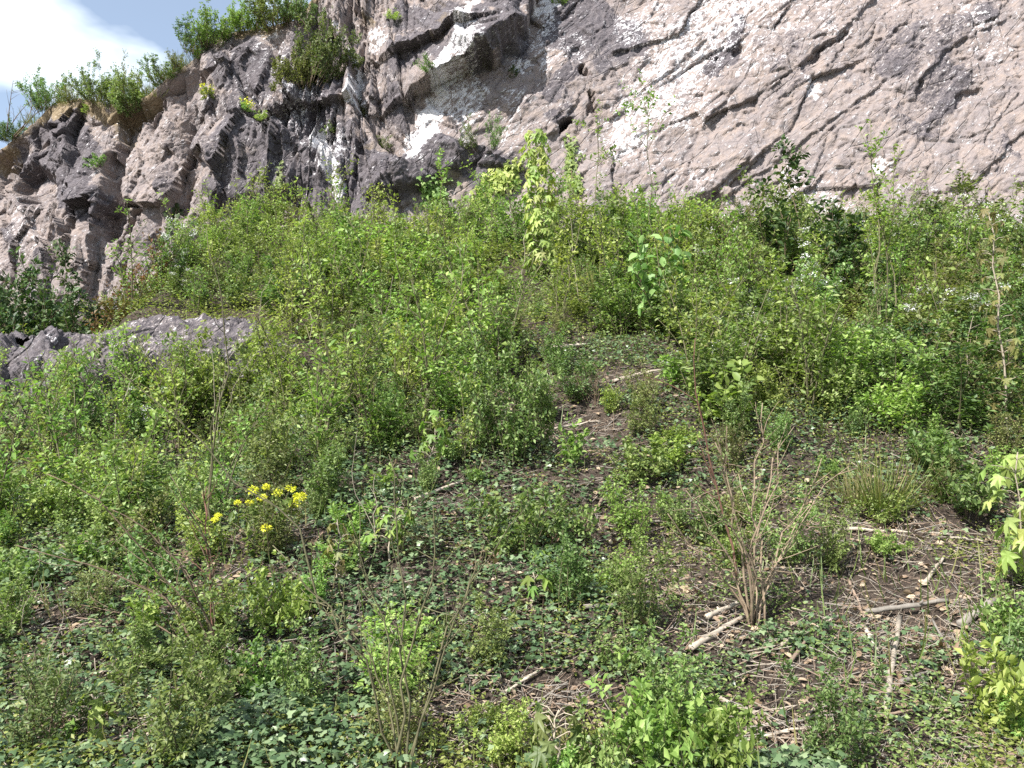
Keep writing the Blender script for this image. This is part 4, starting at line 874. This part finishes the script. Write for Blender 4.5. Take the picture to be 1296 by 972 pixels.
# ------------------------------------------------------------------ ground cover nobody could count
def cover_mask(x, y, seed, lo, hi):
    z = ground_z(x, y, False); px, py, _ = project(x, y, z); f = sstep(lo, hi, fbm(x * .9, y * .9, octv=4, seed=seed))
    b = np.zeros_like(px)
    for (bx, by, rx, ry) in BARE: b = np.maximum(b, 1 - sstep(.5, 1.25, np.hypot((px - bx) / rx, (py - by) / ry)))
    return f, b, px, py, z
def cover(n, yr, seed, keep):
    rng = np.random.default_rng(seed); u = rng.random(n); y = yr[0] + (yr[1] - yr[0]) * u ** 1.15; x = (rng.random(n) * 2 - 1) * (y * .70 + .5)
    ok = keep(rng, x, y); return rng, x[ok], y[ok]
def beside(x, y, n, seed):
    """the same cover carried on past both sides of the view, with fewer and larger leaves"""
    r = np.random.default_rng(seed); yy = r.uniform(1.2, 14.5, n); xx = (np.maximum(0, yy * .70 + .5) + 4.5 * r.random(n)) * r.choice([-1, 1], n)
    return np.concatenate([x, xx]), np.concatenate([y, yy]), np.concatenate([np.ones(len(x)), np.full(n, 2.0)])
def flat_frames(rng, n, tilt=.45, face=(0, -.25, 1)):
    a = rng.uniform(0, 6.28, n); D = np.stack([np.cos(a), np.sin(a), rng.normal(0, .3, n)], 1); N = np.tile(face, (n, 1)) + rng.normal(0, tilt, (n, 3)); return frames(D, N)
def ivy_keep(rng, x, y):
    f, b, px, py, _ = cover_mask(x, y, 500, -.22, .10)
    f = np.maximum(f, .75 * sstep(350, 120, px) * sstep(700, 800, py)); f = np.maximum(f, .7 * sstep(690, 800, px) * sstep(660, 620, py)); f = np.maximum(f, .55 * sstep(640, 480, px) * sstep(720, 660, py)); return rng.random(len(x)) < (f * .92 + .07) * (1 - .93 * b)
rng, x, y = cover(105000, (2.9, 9.2), 61, ivy_keep); x, y, big = beside(x, y, 11000, 611); n = len(x)
lift = .02 + .09 * rng.random(n) ** 1.5 + .16 * np.maximum(0, fbm(x * 1.8, y * 1.8, octv=3, seed=510))
V, F, R = scatter(*IVY, np.stack([x, y, ground_z(x, y) + lift], 1), flat_frames(rng, n, .42), rng.uniform(.014, .048, n) * big, np.clip(.5 + .3 * rng.normal(size=n), 0, 1))
obj('ivy_ground_cover', mesh_np('ivy_ground_cover', V, F, M['ivy'], R), kind='stuff', label='dark green ivy leaves carpeting the lower slope', cat='ivy')
def herb_keep(rng, x, y):
    f, b, px, py, _ = cover_mask(x, y, 520, -.3, .2); th = sstep(40, -30, py - np.interp(px, TL_X, TL_Y)); return rng.random(len(x)) < np.maximum(np.maximum(f * .8 + .06, .6 * sstep(780, 860, px) * sstep(660, 620, py)), th) * (1 - .92 * b * (1 - .6 * th))
rng, x, y = cover(230000, (2.9, 15.0), 62, herb_keep); x, y, big = beside(x, y, 26000, 621); n = len(x); px, py, _ = project(x, y, ground_z(x, y, False))
th = sstep(40, -30, py - np.interp(px, TL_X, TL_Y)); tuft = np.clip(fbm(x * 2.6, y * 2.6, octv=3, seed=530) + .35, 0, 1)
lift = .015 + rng.random(n) * (.05 + .22 * tuft * (.35 + .65 * th) + .12 * th); far = np.clip(y / 9, .75, 1.35)
V, F, R = scatter(*LEAF2, np.stack([x, y, ground_z(x, y) + lift], 1), flat_frames(rng, n, .7), rng.uniform(.02, .046, n) * far * big, rng.random(n))
tint = fbm(x * .8, y * .8, octv=3, seed=540)
sel = np.repeat(tint > .02, len(LEAF2[1])); vs = len(LEAF2[0])
for nm, mk, mt, lab in (('herb_ground_cover', sel, 'green', 'low mid green herbs and seedlings covering the slope'), ('bright_herb_ground_cover', ~sel, 'bright', 'low yellow-green herbs in drifts over the slope')):
    vm = np.repeat(mk[::len(LEAF2[1])], vs); ids = np.cumsum(vm) - 1; obj(nm, mesh_np(nm, V[vm], ids[F[mk]], M[mt], R[vm]), kind='stuff', label=lab, cat='herbs')
# thin grass and straw blades
rng, x, y = cover(9000, (2.9, 14), 63, lambda r, x, y: r.random(len(x)) < sstep(-.1, .3, fbm(x * .7, y * .7, octv=3, seed=550)) * .8 + .1); n = len(x); a = rng.uniform(0, 6.28, n)
D = np.stack([np.cos(a) * .5, np.sin(a) * .5, np.ones(n)], 1)
V, F, R = scatter(*BLADE, np.stack([x, y, ground_z(x, y) - .01], 1), frames(D, np.stack([-np.cos(a), -np.sin(a), np.full(n, .3)], 1)), np.stack([rng.uniform(.12, .38, n), np.full(n, .14), -rng.uniform(.05, .3, n)], 1), rng.random(n))
obj('slope_grass', mesh_np('slope_grass', V, F, M['grass'], R), kind='stuff', label='thin grass blades scattered over the slope', cat='grass')
# twigs and dead leaves lying on the soil
def litter_keep(rng, x, y):
    f, b, *_ = cover_mask(x, y, 560, -.2, .3); return rng.random(len(x)) < np.maximum(b, .25 + .4 * f)
TW = tmpl([(-.5, .5, -.3), (-.5, -.5, -.3), (-.5, 0, .6), (.5, .3, -.2), (.5, -.3, -.2), (.5, 0, .35)], [(0, 1, 4), (0, 4, 3), (1, 2, 5), (1, 5, 4), (2, 0, 3), (2, 3, 5)])
rng, x, y = cover(30000, (2.9, 9.5), 64, litter_keep); n = len(x); a = rng.normal(.35, .8, n); D = np.stack([np.cos(a), np.sin(a), rng.normal(.1, .22, n) + .45 * np.sin(a)], 1)
L = rng.uniform(.05, .30, n) * rng.random(n) ** .4; th_ = rng.uniform(.0025, .007, n)
V, F, R = scatter(*TW, np.stack([x, y, ground_z(x, y) + .012 + .05 * rng.random(n) ** 2], 1), frames(D, np.tile([0, 0, 1.], (n, 1))), np.stack([L, th_, th_], 1), rng.random(n))
pick = rng.random(n)
for nm, c0, c1, mt, lab in (('twig_litter', 0, .35, 'stick_brown', 'brown broken twigs littering the soil'), ('pale_twig_litter', .35, .75, 'stick', 'pale dry twigs littering the soil'), ('grey_twig_litter', .75, 1.01, 'stick_grey', 'grey dead twigs littering the soil')):
    mk = (pick >= c0) & (pick < c1); fm = np.repeat(mk, 6); ids = np.cumsum(fm) - 1; obj(nm, mesh_np(nm, V[fm], ids[F[np.repeat(mk, 6)]], M[mt], R[fm]), kind='stuff', label=lab, cat='twigs')
rng, x, y = cover(14000, (2.9, 9.5), 65, litter_keep); n = len(x)
V, F, R = scatter(*LEAF4, np.stack([x, y, ground_z(x, y) + .008 + .03 * rng.random(n) ** 2], 1), flat_frames(rng, n, .5), rng.uniform(.025, .07, n), rng.random(n) ** 1.4)
obj('leaf_litter', mesh_np('leaf_litter', V, F, M['dead'], R), kind='stuff', label='small dead brown leaves lying between ivy and twigs', cat='dead leaves')

# ------------------------------------------------------------------ sticks, logs and big dead leaves: each its own thing
def stick(name, label, pts, tpx, mat, cat='stick', seed=0, lift=.022, taper=.6):
    rng = np.random.default_rng(seed); W = []
    for i, (px, py) in enumerate(pts):
        x, y = hit(px, py); W.append((x, y, float(ground_z(x, y)) + lift))
    W = np.array(W); k = 9; t = np.linspace(0, 1, k); src = np.linspace(0, 1, len(W)); P = np.stack([np.interp(t, src, W[:, j]) for j in range(3)], 1)
    ln = np.linalg.norm(P[-1] - P[0]); r = tpx * P[:, 1].mean() / FPX * .42
    P += rng.normal(0, min(.0045, .006 * ln), P.shape) + np.array([0, 0, r * .7]); base = P[0].copy()
    V, F = tube(P - base, r * np.linspace(1, taper, k) * rng.uniform(.85, 1.15, k), 8, .28, rng)
    if ln > .25:
        A = Acc(); A.add(V, F)
        for j in range(2):
            q = P[rng.integers(2, k - 2)] - base; d = rng.normal(0, 1, 3); d[2] = abs(d[2]); d = d / np.linalg.norm(d) * rng.uniform(.02, .05); A.add(*tube(np.array([q, q + d * .6, q + d]), [r * .5, r * .42, r * .3], 5))
        V, F = np.concatenate(A.V), np.concatenate(A.F)
    return obj(name, mesh_np(name, V, F, M[mat]), None, tuple(base), None, None, label, cat, 'sticks and logs on the slope')
STICKS = [
    ('log', 'pale straight cane lying level below the long grass tuft', [(1068, 678), (1205, 683)], 6, 'stick'), ('log', 'thin pale cane end pointing at the large maple leaves', [(1203, 686), (1250, 692)], 4, 'stick'),
    ('log', 'grey log lying level above the upright pale log', [(1097, 781), (1200, 768)], 9, 'stick_grey'), ('log', 'pale weathered log running downslope in the bare soil', [(1138, 788), (1130, 850), (1122, 918)], 10, 'stick'),
    ('log', 'thick pale log under the bare brown shrub, lower of two', [(874, 830), (942, 785)], 10, 'stick'), ('log', 'pale log under the bare brown shrub, upper of two', [(894, 790), (938, 768)], 8, 'stick'),
    ('log', 'short thick grey log chunk near the frame edge', [(1216, 800), (1258, 770)], 15, 'stick_grey'), ('stick', 'pale stick at the bottom edge of the stick pile', [(938, 946), (1036, 926)], 6, 'stick'),
    ('stick', 'grey stick just above the lowest pale stick', [(944, 934), (1056, 912)], 5, 'stick_grey'), ('log', 'pale stub beside the yellow-green bottom bush', [(912, 894), (956, 917)], 9, 'stick'),
    ('stick', 'light stick slanting right of the paired logs', [(988, 822), (1062, 786)], 6, 'stick'), ('stick', 'grey thin stick slanting right of the weathered log', [(1180, 790), (1213, 850)], 4, 'stick_grey'),
    ('stick', 'short pale stick above the level grey log', [(1170, 748), (1196, 712)], 6, 'stick'), ('stick', 'brown stick at the foot of the weathered log', [(1100, 918), (1165, 908)], 6, 'stick_brown'),
    ('stick', 'pale stick slanting under the bottom middle ivy', [(640, 880), (692, 854)], 6, 'stick'), ('stick', 'dark stick beside the slanting pale stick', [(598, 872), (648, 838)], 5, 'stick_brown'),
    ('stick', 'brown stick parallel to the dark stick', [(592, 880), (640, 846)], 4, 'stick_brown'), ('stick', 'long thin stick below the low bush by the hollow', [(820, 668), (916, 658)], 4, 'stick_grey'),
    ('log', 'grey log level right of the bright maple seedling', [(738, 777), (822, 770)], 7, 'stick_grey'), ('log', 'pale cane below the drooping maple seedling', [(523, 638), (586, 614)], 6, 'stick'),
    ('stick', 'pale stick beside the cane below the drooping seedling', [(520, 648), (560, 636)], 4, 'stick'), ('stick', 'pale grey crossing stick, long and thin, below the yellow flowers', [(322, 740), (338, 818), (400, 890), (445, 950)], 5, 'stick_grey'),
    ('stick', 'white stick on dark soil at the lower left', [(168, 955), (196, 930)], 5, 'stick'), ('stick', 'pale broken stick left of the bright lower bush', [(205, 915), (248, 885)], 6, 'stick'),
    ('stick', 'dark branch lying at the foot of the reddish stem', [(250, 818), (312, 815)], 5, 'stick_grey'), ('stick', 'short stick on the soil upslope, under the twin shoots', [(698, 446), (742, 440)], 7, 'stick'),
    ('stick', 'pale stick on the upper rim of the soil hollow', [(776, 486), (852, 470)], 6, 'stick'), ('stick', 'brown stick inside the soil hollow', [(700, 560), (745, 575)], 5, 'stick_brown'), ('stick', 'pale twig across the soil hollow', [(690, 548), (760, 535)], 4, 'stick'),
    ('stick', 'brown stick slanting right of the olive bush', [(762, 640), (705, 718)], 5, 'stick_brown'), ('log', 'dead grey branch below the yellow flowers', [(350, 684), (384, 705)], 9, 'stick_grey'), ('stick', 'pale piece beside the dead grey branch', [(356, 702), (376, 696)], 6, 'stick'),
    ('stick', 'thin stick leaning near the large maple leaves', [(1120, 692), (1235, 702)], 3, 'stick_grey'), ('stick', 'dark stick in the bare soil left of the weathered log', [(1075, 740), (1095, 790)], 5, 'stick_brown'), ('stick', 'short pale stick left of the weathered log', [(1096, 805), (1112, 832)], 7, 'stick'),
    ('stick', 'grey stick right of the weathered log foot', [(1140, 872), (1178, 858)], 7, 'stick_grey'), ('stick', 'brown stick below the paired logs', [(1000, 850), (1022, 815)], 7, 'stick_brown'), ('stick', 'pale twig under the stick pile', [(925, 915), (1010, 900)], 4, 'stick'),
    ('stick', 'pale stick by the bottom left bare soil', [(60, 950), (110, 925)], 4, 'stick_grey'), ('stick', 'pale stick at the left edge on bare soil', [(0, 788), (42, 768)], 4, 'stick_grey'), ('stick', 'thin stick below the bottom middle soil', [(668, 900), (718, 868)], 4, 'stick_grey'),
    ('stick', 'forked grey twig at the bottom middle', [(580, 930), (625, 905)], 4, 'stick'), ('stick', 'pale stick among ivy below the forked shrub foot', [(520, 955), (545, 890)], 5, 'stick'), ('stick', 'dark stick in ivy between seedlings', [(610, 770), (690, 768)], 5, 'stick_brown'),
    ('stick', 'slanting pale twig right of the bright seedlings', [(700, 735), (760, 690)], 5, 'stick_brown'), ('stick', 'grey stick end at the frame edge below the log chunk', [(1255, 930), (1296, 925)], 5, 'stick'), ('stick', 'brown stick upslope of the level pale cane', [(1040, 700), (1065, 676)], 5, 'stick')]
for i, (nm, lab, pts, t, mt) in enumerate(STICKS): stick(nm, lab, pts, t, mt, 'log' if nm == 'log' else 'stick', 700 + i)
rng = np.random.default_rng(90)
dl = [mesh_np('dead_leaf', MAPLE[0] * np.array([1, .9, -1.4 + .5 * k]), MAPLE[1], M['dead'], np.full(len(MAPLE[0]), .25 + .3 * k)) for k in range(3)]
for (cx, cy, rx, ry, n, where) in ((620, 722, 34, 12, 13, 'in the brown drift below the olive bush'), (690, 695, 20, 8, 6, 'beside the small flat maple seedling'), (868, 762, 22, 12, 8, 'left of the paired logs'), (800, 795, 30, 10, 6, 'right of the bright maple seedling'), (250, 890, 40, 16, 6, 'near the pale broken stick'),
                                   (310, 935, 30, 15, 5, 'at the bottom left below the bright bush'), (1180, 830, 40, 20, 7, 'in the bare soil by the weathered log'), (540, 930, 24, 18, 4, 'at the foot of the forked bare shrub'), (380, 700, 25, 14, 4, 'by the dead grey branch')):
    for _ in range(n):
        x, y = hit(cx + rng.uniform(-rx, rx), cy + rng.uniform(-ry, ry)); s_ = rng.uniform(.045, .085)
        o = obj('dead_leaf', dl[rng.integers(3)], None, (x, y, float(ground_z(x, y)) + .045 + .03 * rng.random()), (rng.normal(.35, .4), rng.normal(0, .4), rng.uniform(0, 6.28)), None, 'curled brown dead leaf ' + where, 'leaf', 'big dead leaves on the slope'); o.scale = (s_,) * 3
def stone(label, px, py, rp, seed):
    rng = np.random.default_rng(seed); x, y = hit(px, py); r = rp * y / FPX; th = np.linspace(0, 2 * math.pi, 17)[:-1]; ph = np.linspace(-1.5, 1.5, 9); T, P = np.meshgrid(th, ph)
    X, Y, Z = np.cos(P) * np.cos(T), np.cos(P) * np.sin(T), np.sin(P); k = r * (1 + .35 * facet(X * 1.3 + seed, Z * 1.3 + Y, seed)); V = np.stack([X * k * 1.2, Y * k, Z * k * .7], -1).reshape(-1, 3)
    i = np.arange(8)[:, None] * 16; j = np.arange(16)[None]; F = np.stack([i + j, i + (j + 1) % 16, i + 16 + (j + 1) % 16, i + 16 + j], -1).reshape(-1, 4)
    obj('stone', mesh_np('stone', V, F, M['rock'], extra={'white': np.full(len(V), .05), 'dark': np.zeros(len(V)), 'earth': np.zeros(len(V))}), None, (x, y, float(ground_z(x, y)) + r * .3), (0, 0, seed), None, label, 'stone', 'loose stones on the slope')
for a in (('pinkish stone in the open gap left of the twiggy shrub', 430, 512, 11, 1), ('pale stone below the tiered maple', 676, 326, 7, 2), ('pinkish stone upslope of the twiggy shrub fan', 748, 386, 10, 3), ('small pale stone left of the olive bush', 597, 720, 7, 4), ('grey stone in the grass beside the drooping seedling', 508, 478, 9, 5)): stone(*a)

# ------------------------------------------------------------------ look-alikes: say which one by its place in the row
bpy.context.view_layer.update()
by_label = {}
for o in SC.objects:
    if o.parent is None and o.get('category') and o.get('kind') is None: by_label.setdefault(o['label'], []).append(o)
ORD = ['', 'second ', 'third ', 'fourth ', 'fifth ', 'sixth ', 'seventh ', 'eighth ', 'ninth ', 'tenth ', 'eleventh ', 'twelfth ']
for lab, os_ in by_label.items():
    n = len(os_)
    if n < 2 or n > 23: continue
    os_.sort(key=lambda o: project(o.location.x, o.location.y, o.location.z)[0])
    for i, o in enumerate(os_):
        w = ('left one' if i == 0 else 'right one') if n == 2 else 'middle one' if n == 3 and i == 1 else ORD[i] + 'leftmost' if i < (n + 1) // 2 else ORD[n - 1 - i] + 'rightmost'
        full = lab + ', ' + w
        o['label'] = full if len(full.split()) <= 16 else full.replace('leafy ', '').replace('some way ', '').replace('a little ', '')
